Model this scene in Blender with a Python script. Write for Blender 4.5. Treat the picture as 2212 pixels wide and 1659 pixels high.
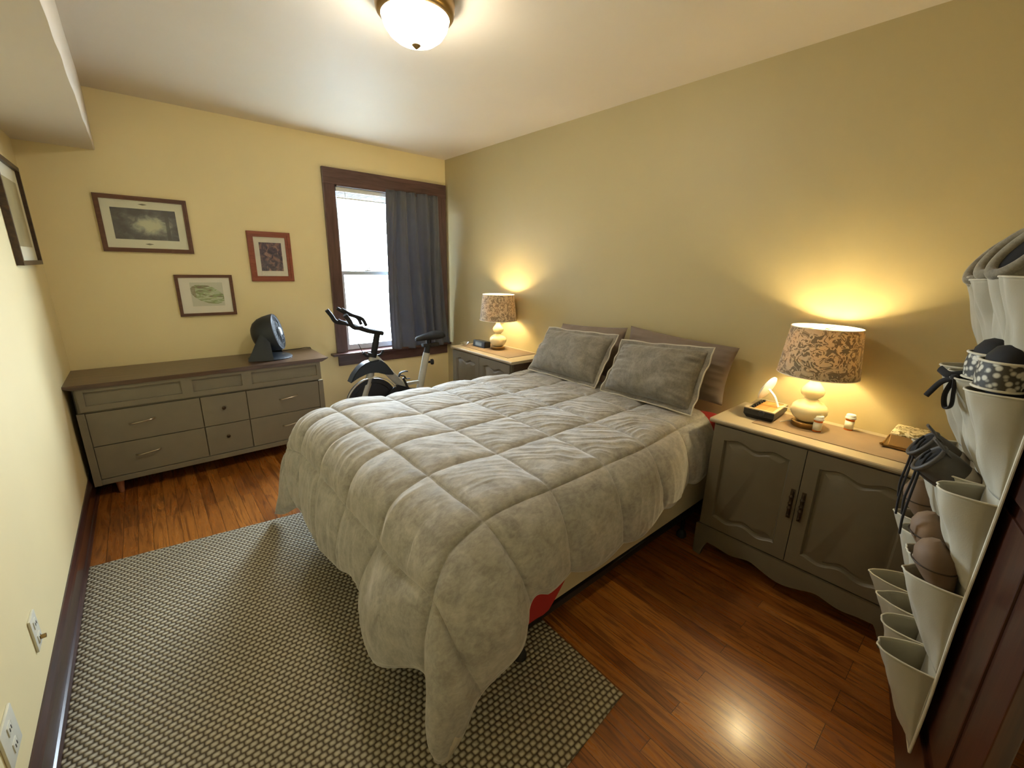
import bpy, bmesh, math, random
import numpy as np
from mathutils import Vector, Matrix, noise

for o in list(bpy.data.objects): bpy.data.objects.remove(o, do_unlink=True)
SC = bpy.context.scene
COL = SC.collection
random.seed(7)
PI = math.pi

# ------------------------------------------------------------------ camera
cam_d = bpy.data.cameras.new('camera'); cam = bpy.data.objects.new('camera', cam_d); COL.objects.link(cam)
cam_d.sensor_width = 36.0; cam_d.lens = 918.43 / 2212 * 36.0; cam_d.clip_start = 0.02
_y, _p, _r = [math.radians(a) for a in (40.852, -15.406, 1.323)]
_f = Vector((math.sin(_y)*math.cos(_p), math.cos(_y)*math.cos(_p), math.sin(_p)))
_rt = Vector((math.cos(_y), -math.sin(_y), 0)); _up = _rt.cross(_f)
_R = math.cos(_r)*_rt + math.sin(_r)*_up; _U = -math.sin(_r)*_rt + math.cos(_r)*_up
_m = Matrix((( _R.x, _U.x, -_f.x, -2.451), (_R.y, _U.y, -_f.y, -3.911), (_R.z, _U.z, -_f.z, 1.454), (0, 0, 0, 1)))
cam.matrix_world = _m
SC.camera = cam

# ------------------------------------------------------------------ light and exposure
SC.view_settings.view_transform = 'Standard'; SC.view_settings.look = 'None'
SC.view_settings.gamma = 1.0; SC.view_settings.use_curve_mapping = False
SC.view_settings.exposure = 2.1
W = bpy.data.worlds.new('sky'); SC.world = W; W.use_nodes = True
bg = W.node_tree.nodes['Background']; bg.inputs[0].default_value = (0.74, 0.88, 1.0, 1); bg.inputs[1].default_value = 20.0

def area_portal():
    d = bpy.data.lights.new('window_portal', 'AREA'); d.shape = 'RECTANGLE'; d.size = 1.0; d.size_y = 1.5
    d.cycles.is_portal = True
    o = bpy.data.objects.new('window_portal', d); COL.objects.link(o)
    o.location = (-0.6, 0.13, 1.37); o.rotation_euler = (math.radians(-90), 0, 0)   # faces the room (-Y)
    return o
area_portal()

def point_light(name, loc, power, color, radius):
    d = bpy.data.lights.new(name, 'POINT'); d.energy = power; d.color = color; d.shadow_soft_size = radius
    o = bpy.data.objects.new(name, d); COL.objects.link(o); o.location = loc
    return o
WARM = (1.0, 0.80, 0.40)
LAMP_W = 10.5
CEIL_W = 22.0
CEIL_EMIT = 14.5

# ------------------------------------------------------------------ node materials
def srgb(r, g, b):
    def c(v):
        v /= 255.0
        return v/12.92 if v <= 0.04045 else ((v+0.055)/1.055)**2.4
    return (c(r), c(g), c(b), 1)

class NT:
    def __init__(s, name):
        s.m = bpy.data.materials.new(name); s.m.use_nodes = True
        s.n = s.m.node_tree.nodes; s.l = s.m.node_tree.links; s.b = s.n['Principled BSDF']; s.out = s.n['Material Output']
    def add(s, t, **k):
        n = s.n.new(t)
        for a, v in k.items(): setattr(n, a, v)
        return n
    def link(s, a, b): s.l.new(a, b)
    def coord(s, kind='Object', scale=(1, 1, 1), rot=(0, 0, 0), loc=(0, 0, 0)):
        t = s.add('ShaderNodeTexCoord'); m = s.add('ShaderNodeMapping')
        m.inputs['Scale'].default_value = scale; m.inputs['Rotation'].default_value = rot; m.inputs['Location'].default_value = loc
        s.link(t.outputs[kind], m.inputs[0]); return m.outputs[0]
    def noise(s, vec, scale=5, detail=3, rough=.5, dist=0):
        n = s.add('ShaderNodeTexNoise'); s.link(vec, n.inputs['Vector'])
        n.inputs['Scale'].default_value = scale; n.inputs['Detail'].default_value = detail
        n.inputs['Roughness'].default_value = rough; n.inputs['Distortion'].default_value = dist
        return n.outputs['Fac']
    def ramp(s, fac, stops, interp='LINEAR'):
        r = s.add('ShaderNodeValToRGB'); s.link(fac, r.inputs[0]); e = r.color_ramp.elements
        r.color_ramp.interpolation = interp
        while len(e) < len(stops): e.new(0.5)
        for x, (p, c) in zip(e, stops): x.position = p; x.color = c
        return r.outputs[0]
    def mix(s, fac, a, b, mode='MIX'):
        n = s.add('ShaderNodeMix', data_type='RGBA', blend_type=mode)
        for i, v in ((0, fac), (6, a), (7, b)):
            if hasattr(v, 'links'): s.link(v, n.inputs[i])
            else: n.inputs[i].default_value = v
        return n.outputs[2]
    def math(s, op, a, b=None, c=None):
        n = s.add('ShaderNodeMath', operation=op)
        for i, v in enumerate((a, b, c)):
            if v is None: continue
            if hasattr(v, 'links'): s.link(v, n.inputs[i])
            else: n.inputs[i].default_value = v
        return n.outputs[0]
    def bump(s, h, strength=.3, dist=.01):
        b = s.add('ShaderNodeBump'); b.inputs['Strength'].default_value = strength; b.inputs['Distance'].default_value = dist
        s.link(h, b.inputs['Height']); s.link(b.outputs[0], s.b.inputs['Normal'])
    def base(s, v):
        if hasattr(v, 'links'): s.link(v, s.b.inputs['Base Color'])
        else: s.b.inputs['Base Color'].default_value = v
    def set(s, **k):
        for a, v in k.items():
            i = s.b.inputs[a.replace('_', ' ')]
            if hasattr(v, 'links'): s.link(v, i)
            else: i.default_value = v

def simple(name, col, rough=.6, metal=0, var=.06, scale=12, bump=0.0, bscale=60, **k):
    t = NT(name); v = t.coord()
    n = t.noise(v, scale, 3)
    lo = tuple(c*(1-var) for c in col[:3])+(1,); hi = tuple(min(1, c*(1+var)) for c in col[:3])+(1,)
    t.base(t.ramp(n, [(.3, lo), (.7, hi)]))
    t.set(Roughness=rough, Metallic=metal, **k)
    if bump: t.bump(t.noise(v, bscale, 2), bump, .002)
    return t.m

def wood(name, dark, light, rough=.35, axis='Y', scale=1.0, coat=0.0):
    t = NT(name)
    sc = {'X': (1.2, 14, 14), 'Y': (14, 1.2, 14), 'Z': (14, 14, 1.2)}[axis]
    v = t.coord(scale=tuple(x*scale for x in sc))
    n = t.noise(v, 3, 6, .6, .8)
    t.base(t.ramp(n, [(.25, dark), (.75, light)]))
    t.set(Roughness=rough); t.set(Coat_Weight=coat, Coat_Roughness=.2)
    t.bump(n, .12, .003)
    return t.m

def make_floor_mat():
    t = NT('oak_strip_floor')
    v = t.coord(rot=(0, 0, PI/2))
    b = t.add('ShaderNodeTexBrick', offset=.37, offset_frequency=3, squash=1.0)
    t.link(v, b.inputs['Vector'])
    b.inputs['Scale'].default_value = 1.0; b.inputs['Brick Width'].default_value = 0.95; b.inputs['Row Height'].default_value = 0.062
    b.inputs['Mortar Size'].default_value = 0.0009; b.inputs['Mortar Smooth'].default_value = .2
    b.inputs['Color1'].default_value = (0, 0, 0, 1); b.inputs['Color2'].default_value = (1, 1, 1, 1); b.inputs['Mortar'].default_value = (.5, .5, .5, 1)
    tone = t.ramp(b.outputs['Color'], [(0, srgb(132, 76, 28)), (.5, srgb(150, 89, 35)), (1, srgb(168, 106, 45))])
    # grain shifted for each board
    sep = t.add('ShaderNodeVectorMath', operation='MULTIPLY_ADD')
    t.link(b.outputs['Color'], sep.inputs[0]); sep.inputs[1].default_value = (7, 3, 5)
    vg = t.coord(scale=(11, .9, 1)); t.link(vg, sep.inputs[2])
    g = t.noise(sep.outputs[0], 1.9, 7, .64, 2.6)
    grain = t.ramp(g, [(.40, (.40, .33, .27, 1)), (.47, (.80, .77, .74, 1)), (.53, (1, 1, 1, 1)), (.64, (1.1, 1.06, 1, 1))])
    c = t.mix(.8, tone, grain, 'MULTIPLY')
    c = t.mix(b.outputs['Fac'], c, srgb(46, 22, 8))
    t.base(c)
    t.set(Roughness=t.ramp(g, [(.3, (.36,)*3+(1,)), (.7, (.24,)*3+(1,))]), Coat_Weight=.28, Coat_Roughness=.17)
    h = t.math('SUBTRACT', t.math('MULTIPLY', g, .25), b.outputs['Fac'])
    t.bump(h, .18, .002)
    return t.m

def wall_mat(name, col, rough=.62):
    t = NT(name); v = t.coord()
    n = t.noise(v, 1.5, 3); n2 = t.noise(v, 160, 3, .6)
    lo = tuple(c*.97 for c in col[:3])+(1,); hi = tuple(min(1, c*1.03) for c in col[:3])+(1,)
    t.base(t.ramp(n, [(.3, lo), (.7, hi)])); t.set(Roughness=rough)
    t.bump(n2, .12, .002)
    return t.m

def make_rug_mat():
    # basket weave: rows of pale tufts over a darker ground, in the rug's own UV metres
    t = NT('woven_jute_rug')
    v = t.coord('UV', scale=(1/.0235, 1/.0190, 1))
    sp = t.add('ShaderNodeSeparateXYZ'); t.link(v, sp.inputs[0])
    row = t.math('FLOOR', sp.outputs[1])
    odd = t.math('MULTIPLY', t.math('MODULO', row, 2.0), .5)
    wob = t.noise(t.coord('UV', scale=(6, 6, 1)), 3, 2)
    x = t.math('ADD', t.math('ADD', sp.outputs[0], odd), t.math('MULTIPLY', wob, .35))
    fx = t.math('SUBTRACT', t.math('FRACT', x), .5); fy = t.math('SUBTRACT', t.math('FRACT', sp.outputs[1]), .5)
    ex = t.math('MULTIPLY', t.math('ABSOLUTE', fx), 2.1); ey = t.math('MULTIPLY', t.math('ABSOLUTE', fy), 2.2)
    d = t.math('SQRT', t.math('ADD', t.math('POWER', ex, 3.2), t.math('POWER', ey, 3.2)))
    h = t.math('SUBTRACT', 1.0, t.math('MINIMUM', d, 1.0))
    hs = t.math('POWER', h, .6)
    fine = t.noise(t.coord('UV', scale=(420, 90, 1)), 1, 3, .6)
    big = t.noise(t.coord('UV', scale=(1.3, 1.3, 1)), 2, 2)
    c = t.ramp(hs, [(0.0, srgb(86, 74, 56)), (.30, srgb(122, 109, 86)), (.9, srgb(192, 184, 162))])
    c = t.mix(.35, c, t.ramp(fine, [(.3, (.6, .6, .6, 1)), (.7, (1.15, 1.15, 1.15, 1))]), 'MULTIPLY')
    c = t.mix(.5, c, t.ramp(big, [(.35, (.86, .86, .86, 1)), (.65, (1.05, 1.05, 1.05, 1))]), 'MULTIPLY')
    t.base(c); t.set(Roughness=.75)
    t.bump(hs, .9, .006)
    return t.m

def velvet(name, dark, light, sheen=.5, scale=7):
    t = NT(name); v = t.coord()
    n = t.noise(v, scale*1.6, 4, .6, .8); n2 = t.noise(t.coord(scale=(1, 2.2, 1.6), rot=(0, 0, .7)), scale*6, 3, .6, .6)
    f = t.math('ADD', t.math('MULTIPLY', n, .6), t.math('MULTIPLY', n2, .4))
    t.base(t.ramp(f, [(.36, dark), (.5, tuple((a+b)/2 for a, b in zip(dark, light))), (.64, light)]))
    t.set(Roughness=.85, Sheen_Weight=sheen, Sheen_Roughness=.4, Sheen_Tint=(.95, .93, .9, 1))
    t.bump(t.noise(v, 260, 2), .15, .0015)
    return t.m

def fabric(name, col, rough=.9, weave=500, var=.08, sheen=.1):
    t = NT(name); v = t.coord()
    n = t.noise(v, 9, 3)
    t.base(t.ramp(n, [(.3, tuple(c*(1-var) for c in col[:3])+(1,)), (.7, tuple(min(1, c*(1+var)) for c in col[:3])+(1,))]))
    t.set(Roughness=rough, Sheen_Weight=sheen)
    t.bump(t.noise(v, weave, 2), .2, .001)
    return t.m

def emission(name, col, s):
    t = NT(name); t.base(col); t.set(Emission_Color=col, Emission_Strength=s, Roughness=.3)
    return t.m

M = {}
M['floor'] = make_floor_mat()
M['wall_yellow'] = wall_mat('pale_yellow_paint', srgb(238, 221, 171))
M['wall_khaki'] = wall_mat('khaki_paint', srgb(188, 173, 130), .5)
M['ceiling'] = wall_mat('ceiling_white_paint', srgb(222, 210, 192))
M['trim'] = wood('dark_walnut_trim', srgb(64, 42, 40), srgb(106, 78, 74), .32, 'Z', 1, .3)
M['trimX'] = wood('dark_walnut_trim_x', srgb(64, 42, 40), srgb(106, 78, 74), .32, 'X', 1, .3)
M['trimY'] = wood('dark_walnut_baseboard', srgb(44, 24, 20), srgb(76, 44, 36), .3, 'Y', 1, .3)
M['door'] = wood('dark_red_brown_door', srgb(38, 18, 9), srgb(72, 38, 20), .38, 'Z', 1, .2)
M['white'] = simple('white_sash_paint', srgb(225, 228, 228), .4)
M['plate'] = simple('white_wall_plate', srgb(225, 222, 205), .35)
M['greige'] = simple('greige_furniture_paint', srgb(124, 116, 98), .45, var=.04, bump=.06)
M['greige2'] = simple('taupe_cabinet_paint', srgb(106, 97, 79), .42, var=.04, bump=.05)
M['cabtop'] = simple('lamplit_taupe_top', srgb(172, 158, 132), .3, var=.04)  # taupe paint lightened to include the lamp's reflection on the top
M['cabside'] = wood('brown_cabinet_side', srgb(70, 56, 44), srgb(96, 78, 62), .5, 'X')
M['dtop'] = wood('walnut_dresser_top', srgb(66, 48, 38), srgb(104, 80, 62), .32, 'X', 1, .2)
M['dside'] = simple('dark_dresser_side', srgb(40, 36, 34), .5)
M['steel'] = simple('brushed_nickel', srgb(176, 166, 146), .3, 1)
M['brass'] = simple('aged_brass', srgb(160, 132, 86), .32, 1)
M['bronze'] = simple('antique_bronze_pull', srgb(66, 52, 36), .5, .5)
M['copper'] = simple('copper_toned_leg', srgb(176, 120, 92), .4, .2)
M['black'] = simple('black_plastic', srgb(26, 28, 32), .42, var=.1)
M['fanblack'] = simple('dark_slate_plastic', srgb(36, 42, 50), .48, var=.08)
M['silver'] = simple('silver_plastic', srgb(190, 196, 204), .3, .5)
M['bikegrey'] = simple('pale_grey_bike_paint', srgb(178, 176, 166), .35, .2)
M['rubber'] = simple('black_rubber', srgb(20, 21, 24), .7)
M['chrome'] = simple('chrome', srgb(205, 205, 205), .15, 1)
M['curtain'] = fabric('slate_curtain_cloth', srgb(96, 98, 106), .85, 400, .05, .2)
M['comforter'] = velvet('taupe_velvet_comforter', srgb(140, 136, 129), srgb(182, 178, 170), .7, 7)
M['sham'] = velvet('taupe_velvet_sham', srgb(112, 106, 96), srgb(144, 138, 126), .4, 9)
M['piping'] = fabric('cream_piping', srgb(196, 188, 170), .9)
M['pillow'] = fabric('brown_cotton_pillowcase', srgb(126, 110, 96), .8, 500, .04, .1)
M['red'] = fabric('red_jersey_sheet', srgb(176, 26, 20), .85, 500, .05, .15)
M['cream'] = fabric('cream_ticking', srgb(196, 182, 148), .85, 500, .04)
M['iron'] = simple('black_bed_iron', srgb(18, 17, 18), .5, .3)
M['canvas'] = fabric('natural_canvas', srgb(176, 170, 150), .92, 350, .06)
M['canvas_trim'] = fabric('cream_canvas_binding', srgb(206, 198, 176), .9, 350)
M['rug'] = make_rug_mat()
M['runner'] = fabric('woven_straw_runner', srgb(126, 104, 78), .85, 250, .1)
M['sash'] = simple('sash_paint', srgb(176, 184, 190), .4)
M['paper'] = simple('pale_mat_board', srgb(236, 230, 202), .8, var=.02)
M['paper2'] = simple('cream_mat_board', srgb(238, 228, 206), .8, var=.02)
M['frameA'] = wood('brown_picture_moulding', srgb(84, 50, 32), srgb(118, 78, 52), .45, 'X')
M['frameB'] = wood('reddish_picture_moulding', srgb(120, 58, 36), srgb(158, 86, 58), .4, 'X')
M['ceramic'] = simple('cream_glazed_ceramic', srgb(228, 214, 172), .12, var=.03, Coat_Weight=.6)

def glass_mat(name, rough=0.0, tint=(1, 1, 1, 1), clear=.92):
    t = NT(name)
    tr = t.add('ShaderNodeBsdfTransparent'); tr.inputs[0].default_value = tint
    gl = t.add('ShaderNodeBsdfGlossy'); gl.inputs['Roughness'].default_value = rough
    mx = t.add('ShaderNodeMixShader'); mx.inputs[0].default_value = 1-clear
    t.link(tr.outputs[0], mx.inputs[1]); t.link(gl.outputs[0], mx.inputs[2]); t.link(mx.outputs[0], t.out.inputs[0])
    return t.m
M['glass'] = glass_mat('window_glass', .02, (.98, .99, 1, 1), .95)
M['dish'] = glass_mat('clear_dish_glass', .05, (.93, .95, .95, 1), .7)

def shade_mat():
    t = NT('damask_lamp_shade')
    v = t.coord()
    n1 = t.noise(v, 13, 1, .4, 3.0); n2 = t.noise(v, 30, 1, .5, 2.0)
    vine = t.math('LESS_THAN', t.math('ABSOLUTE', t.math('SUBTRACT', n1, .5)), .028)
    leaf = t.math('GREATER_THAN', n2, .555)
    bloom = t.math('GREATER_THAN', n1, .60)
    pat = t.math('MINIMUM', 1.0, t.math('ADD', t.math('ADD', vine, leaf), bloom))
    c = t.mix(pat, srgb(128, 119, 98), srgb(180, 172, 148))
    t.base(c); t.set(Roughness=.7, Sheen_Weight=.2)
    tl = t.add('ShaderNodeBsdfTranslucent')
    t.link(t.mix(pat, srgb(96, 66, 36), srgb(214, 158, 92)), tl.inputs[0])
    mx = t.add('ShaderNodeMixShader'); mx.inputs[0].default_value = .05
    t.link(t.b.outputs[0], mx.inputs[1]); t.link(tl.outputs[0], mx.inputs[2]); t.link(mx.outputs[0], t.out.inputs[0])
    return t.m
M['shade'] = shade_mat()
M['shade_in'] = simple('white_shade_lining', srgb(240, 232, 214), .8)

# ------------------------------------------------------------------ object helpers
def tag(o, label=None, cat=None, group=None, kind=None):
    if label: o['label'] = label
    if cat: o['category'] = cat
    if group: o['group'] = group
    if kind: o['kind'] = kind
    return o

def mesh_obj(name, bm, mat, parent=None, smooth=True, angle=35):
    me = bpy.data.meshes.new(name)
    bmesh.ops.recalc_face_normals(bm, faces=bm.faces)
    bm.to_mesh(me); bm.free()
    if isinstance(mat, (list, tuple)):
        for m_ in mat: me.materials.append(m_)
    else: me.materials.append(mat)
    if smooth:
        for p in me.polygons: p.use_smooth = True
        try: me.set_sharp_from_angle(angle=math.radians(angle))
        except Exception: pass
    o = bpy.data.objects.new(name, me); COL.objects.link(o)
    if parent is not None:
        o.parent = parent; o.location = -Vector(parent.location) if parent.rotation_euler.z == 0 else (0, 0, 0)
        if parent.get('_local'): o.location = (0, 0, 0)
    return o

def sub_parent(o, parent):
    """attach a part built in world space below another part that is itself offset"""
    o.parent = parent; o.location = (0, 0, 0)
    return o

def empty(name, loc, label=None, cat=None, group=None, rz=0, local=False):
    o = bpy.data.objects.new(name, None); COL.objects.link(o); o.empty_display_size = .05
    o.location = loc; o.rotation_euler = (0, 0, rz)
    if local: o['_local'] = 1
    return tag(o, label, cat, group)

def nb(): return bmesh.new()

def box(bm, x0, x1, y0, y1, z0, z1, bev=0.0, seg=2):
    b2 = bmesh.new(); bmesh.ops.create_cube(b2, size=1)
    bmesh.ops.scale(b2, vec=(abs(x1-x0), abs(y1-y0), abs(z1-z0)), verts=b2.verts)
    bmesh.ops.translate(b2, vec=((x0+x1)/2, (y0+y1)/2, (z0+z1)/2), verts=b2.verts)
    if bev: bmesh.ops.bevel(b2, geom=b2.edges[:], offset=bev, segments=seg, profile=.6, affect='EDGES')
    merge(bm, b2); return bm

def merge(bm, b2, mat=None):
    vm = {}
    if mat is not None: bmesh.ops.transform(b2, matrix=mat, verts=b2.verts)
    for v in b2.verts: vm[v] = bm.verts.new(v.co)
    for f in b2.faces:
        try:
            nf = bm.faces.new([vm[v] for v in f.verts]); nf.material_index = f.material_index
        except ValueError: pass
    b2.free()

def grid(bm, P, closed_u=False, closed_v=False, uv=None):
    """P[i][j] points -> quads"""
    V = [[bm.verts.new(p) for p in row] for row in P]
    ni, nj = len(V), len(V[0])
    layer = bm.loops.layers.uv.verify() if uv else None
    for i in range(ni if closed_u else ni-1):
        for j in range(nj if closed_v else nj-1):
            a, b, c, d = (i, j), ((i+1) % ni, j), ((i+1) % ni, (j+1) % nj), (i, (j+1) % nj)
            try: f = bm.faces.new([V[q[0]][q[1]] for q in (a, b, c, d)])
            except ValueError: continue
            if uv:
                for l, q in zip(f.loops, (a, b, c, d)): l[layer].uv = uv[q[0]][q[1]]
    return V

def lathe(bm, prof, c=(0, 0, 0), n=40, axis=None):
    P = []
    for r, z in prof:
        P.append([(r*math.cos(2*PI*k/n), r*math.sin(2*PI*k/n), z) for k in range(n)])
    b2 = bmesh.new(); V = grid(b2, P, closed_v=True)
    for row, (r, z) in ((V[0], prof[0]), (V[-1], prof[-1])):
        if r > 1e-5:
            try: b2.faces.new(row)
            except ValueError: pass
    bmesh.ops.remove_doubles(b2, verts=b2.verts, dist=1e-6)
    m = Matrix.Translation(c)
    if axis is not None: m = m @ Vector(axis).to_track_quat('Z', 'Y').to_matrix().to_4x4()
    merge(bm, b2, m); return bm

def cr(pts, n=6):
    """Catmull-Rom through points"""
    p = [Vector(q) for q in pts]; out = []
    for i in range(len(p)-1):
        a = p[i-1] if i else p[0]*2-p[1]; b, c = p[i], p[i+1]; d = p[i+2] if i+2 < len(p) else p[-1]*2-p[-2]
        for k in range(n):
            t = k/n
            out.append(.5*((2*b)+(c-a)*t+(2*a-5*b+4*c-d)*t*t+(3*b-a-3*c+d)*t**3))
    out.append(p[-1]); return out

def tube(bm, pts, r, n=10, smooth=0, closed=False, flat=None):
    if smooth: pts = cr(pts, smooth)
    pts = [Vector(p) for p in pts]; P = []
    up = Vector((0, 0, 1)); prev = None
    for i, p in enumerate(pts):
        if closed: d = (pts[(i+1) % len(pts)]-pts[i-1])
        else: d = (pts[min(i+1, len(pts)-1)]-pts[max(i-1, 0)])
        d.normalize()
        if prev is None:
            u = d.cross(up)
            if u.length < 1e-3: u = d.cross(Vector((1, 0, 0)))
            u.normalize()
        else:
            u = prev-d*prev.dot(d); u.normalize()
        prev = u; w = d.cross(u)
        rr = r[i*(len(r)-1)//max(1, len(pts)-1)] if isinstance(r, (list, tuple)) else r
        ru, rw = (rr, rr) if flat is None else (rr*flat[0], rr*flat[1])
        P.append([p+u*ru*math.cos(2*PI*k/n)+w*rw*math.sin(2*PI*k/n) for k in range(n)])
    b2 = bmesh.new(); V = grid(b2, P, closed_u=closed, closed_v=True)
    if not closed:
        for row in (V[0], V[-1]):
            try: b2.faces.new(row)
            except ValueError: pass
    merge(bm, b2); return bm

def prism(bm, poly, axis, a, b, bev=0):
    """extrude 2-D polygon along axis ('X': poly=(y,z), 'Y': poly=(x,z), 'Z': poly=(x,y)) from a to b"""
    def mk(p, t):
        return {'X': (t, p[0], p[1]), 'Y': (p[0], t, p[1]), 'Z': (p[0], p[1], t)}[axis]
    b2 = bmesh.new()
    A = [b2.verts.new(mk(p, a)) for p in poly]; B = [b2.verts.new(mk(p, b)) for p in poly]
    b2.faces.new(A); b2.faces.new(B[::-1]); n = len(poly)
    for i in range(n): b2.faces.new((A[i], A[(i+1) % n], B[(i+1) % n], B[i]))
    bmesh.ops.recalc_face_normals(b2, faces=b2.faces)
    if bev: bmesh.ops.bevel(b2, geom=[e for e in b2.edges if e.calc_length() > bev*2], offset=bev, segments=2, affect='EDGES')
    merge(bm, b2); return bm

def plate(bm, outer, inner, axis, a, b):
    """frame-like plate with a hole: outer and inner closed loops with the same number of points"""
    def mk(p, t): return {'X': (t, p[0], p[1]), 'Y': (p[0], t, p[1]), 'Z': (p[0], p[1], t)}[axis]
    P = [[mk(p, a) for p in outer], [mk(p, b) for p in outer], [mk(p, b) for p in inner], [mk(p, a) for p in inner]]
    grid(bm, P, closed_u=True, closed_v=True)

def loft(bm, secs, n=20, cap=True):
    """secs: list of (centre, u_vec, w_vec) ellipse sections"""
    P = []
    for c, u, w in secs:
        c, u, w = Vector(c), Vector(u), Vector(w)
        P.append([c+u*math.cos(2*PI*k/n)+w*math.sin(2*PI*k/n) for k in range(n)])
    b2 = bmesh.new(); V = grid(b2, P, closed_v=True)
    if cap:
        for row in (V[0], V[-1]):
            try: b2.faces.new(row)
            except ValueError: pass
    merge(bm, b2); return bm

def fnoise(x, y, z=0.0): return noise.noise(Vector((x, y, z)))

def copy_tree(o, parent=None, dloc=None):
    c = o.copy(); COL.objects.link(c); c.parent = parent
    if dloc is not None: c.location = Vector(o.location)+Vector(dloc)
    for ch in list(o.children): copy_tree(ch, c)
    return c

def solidify(o, t, offset=-1):
    m = o.modifiers.new('solidify', 'SOLIDIFY'); m.thickness = t; m.offset = offset; return o

# ------------------------------------------------------------------ room shell
RW, RH, RN = -2.877, 2.44, -4.25     # left wall x, ceiling z, near wall y
WX0, WX1, WZ0, WZ1 = -1.093, -0.105, 0.66, 2.085   # window opening
def struct(name, bm, mat, smooth=False, parent=None):
    o = mesh_obj(name, bm, mat, parent, smooth)
    if parent is None: o['kind'] = 'structure'
    return o
struct('floor', box(nb(), RW-.1, .1, RN-.1, .1, -.08, 0), M['floor'])
struct('ceiling', box(nb(), RW-.1, .1, RN-.1, .1, RH, RH+.08), M['ceiling'])
b = nb(); box(b, RW-.1, WX0, 0, .12, 0, RH); box(b, WX1, .1, 0, .12, 0, RH); box(b, WX0, WX1, 0, .12, 0, WZ0); box(b, WX0, WX1, 0, .12, WZ1, RH)
struct('wall_back', b, M['wall_yellow'])
struct('unseen_light_blocker', box(nb(), -9, -1.45, .75, 9, -3, 6), wall_mat('light_blocker_grey', srgb(120, 122, 124)))  # unseen block added outside to keep window light off the right wall
struct('ground_outside', box(nb(), -30, 30, .2, 60, -3.2, -3.0), wall_mat('outside_ground', srgb(140, 142, 138)))  # ground plane added to cut the sky light reaching the ceiling from below
struct('wall_left', box(nb(), RW-.1, RW, RN-.1, 0, 0, RH), M['wall_yellow'])
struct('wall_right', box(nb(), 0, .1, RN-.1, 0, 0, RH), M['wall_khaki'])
struct('wall_front', box(nb(), RW, 0, RN-.1, RN, 0, RH), M['wall_yellow'])
# boxed-in bulkhead along the left wall, slightly uneven plaster edge
bm = nb(); P = []
for k in range(81):
    y = -.0005+(RN+.001)*k/80; w = .004*fnoise(y*5, .3)
    P.append([(RW+.0005, y, 2.093), (-2.531+w, y, 2.093+.6*w), (-2.528+w, y, 2.10), (-2.530+w*.5, y, RH-.0005)])
grid(bm, P)
struct('wall_bulkhead', bm, M['ceiling'], True)

def base_prof(h=.137, t=.018):
    return [(0, 0), (t+.012, 0), (t+.012, .012), (t+.006, .022), (t, .026), (t, h-.03), (t-.004, h-.018), (t-.009, h-.008), (t-.013, h), (0, h)]
b = nb(); prism(b, [(RW+x, z) for x, z in base_prof()], 'Y', RN+.001, -.001); struct('baseboard_left', b, M['trimY'])
b = nb(); prism(b, [(-x, z) for x, z in base_prof()], 'X', RW+.03, -.03); struct('baseboard_back', b, M['trimX'])
b = nb(); prism(b, [(-x, z) for x, z in base_prof()], 'Y', RN+.001, -.001); struct('baseboard_right', b, M['trimY'])

# window: casing, stool, apron, sashes, glass, blind
win = empty('window_1', (-.6, 0, WZ0)); win['kind'] = 'structure'
def wp(name, bm, mat, smooth=False, parent=win):
    return mesh_obj(name, bm, mat, parent, smooth)
b = nb()
box(b, -1.183, -1.088, -.028, 0, WZ0, 2.207, .004); box(b, -.110, -.014, -.028, 0, WZ0, 2.207, .004)
wp('side_casing', b, M['trim'])
b = nb(); box(b, -1.183, -.014, -.032, 0, 2.080, 2.207, .004); wp('head_casing', b, M['trimX'])
b = nb(); box(b, -1.235, -.002, -.075, .03, .643, .665, .006); wp('window_sill', b, M['trimX'])
b = nb(); box(b, -1.175, -.02, -.022, 0, .543, .645, .006); wp('apron', b, M['trimX'])
b = nb()
for x0, x1 in ((-1.093, -1.078), (-.120, -.105)): box(b, x0, x1, .0, .12, .665, 2.085)
box(b, -1.093, -.105, 0, .12, 2.070, 2.085); box(b, -1.08, -.12, .03, .12, .655, .672)
wp('jamb_lining', b, M['trim'])
def sash(name, z0, z1, y, t=.028, wd=.034, bot=.045):
    b = nb()
    box(b, -1.078, -1.078+wd, y, y+t, z0, z1, .003); box(b, -.12-wd, -.12, y, y+t, z0, z1, .003)
    box(b, -1.078+wd, -.12-wd, y, y+t, z0, z0+bot, .003); box(b, -1.078+wd, -.12-wd, y, y+t, z1-.035, z1, .003)
    s = wp(name, b, M['sash'])
    g = nb(); box(g, -1.078+wd, -.12-wd, y+t*.5-.002, y+t*.5+.002, z0+bot, z1-.035)
    gl = mesh_obj('pane', g, M['glass'], None, False); gl.parent = s
    return s
sash('lower_sash', .672, 1.385, .040, bot=.05); sash('upper_sash', 1.350, 2.070, .072, bot=.035)
b = nb(); box(b, -.86, -.80, .020, .042, 1.385, 1.398, .004); tube(b, [(-.835, .03, 1.398), (-.825, .026, 1.412), (-.80, .026, 1.41)], .006, 8, 3)
wp('sash_lock', b, M['white'], True)
bl = empty('window_blind', (-.6, .01, 2.02), 'white raised mini blind bunched at the top of the window', 'blind')
b = nb(); box(b, -1.075, -.125, -.010, .022, 2.035, 2.068, .003); mesh_obj('head_rail', b, M['white'], bl, False)
b = nb()
for k in range(9): box(b, -1.07, -.13, -.008, .018, 1.993+k*.0045, 1.9955+k*.0045)
mesh_obj('slats', b, M['white'], bl, False)
b = nb(); box(b, -1.07, -.13, -.008, .018, 1.978, 1.990, .003); mesh_obj('bottom_rail', b, M['white'], bl, False)
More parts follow.
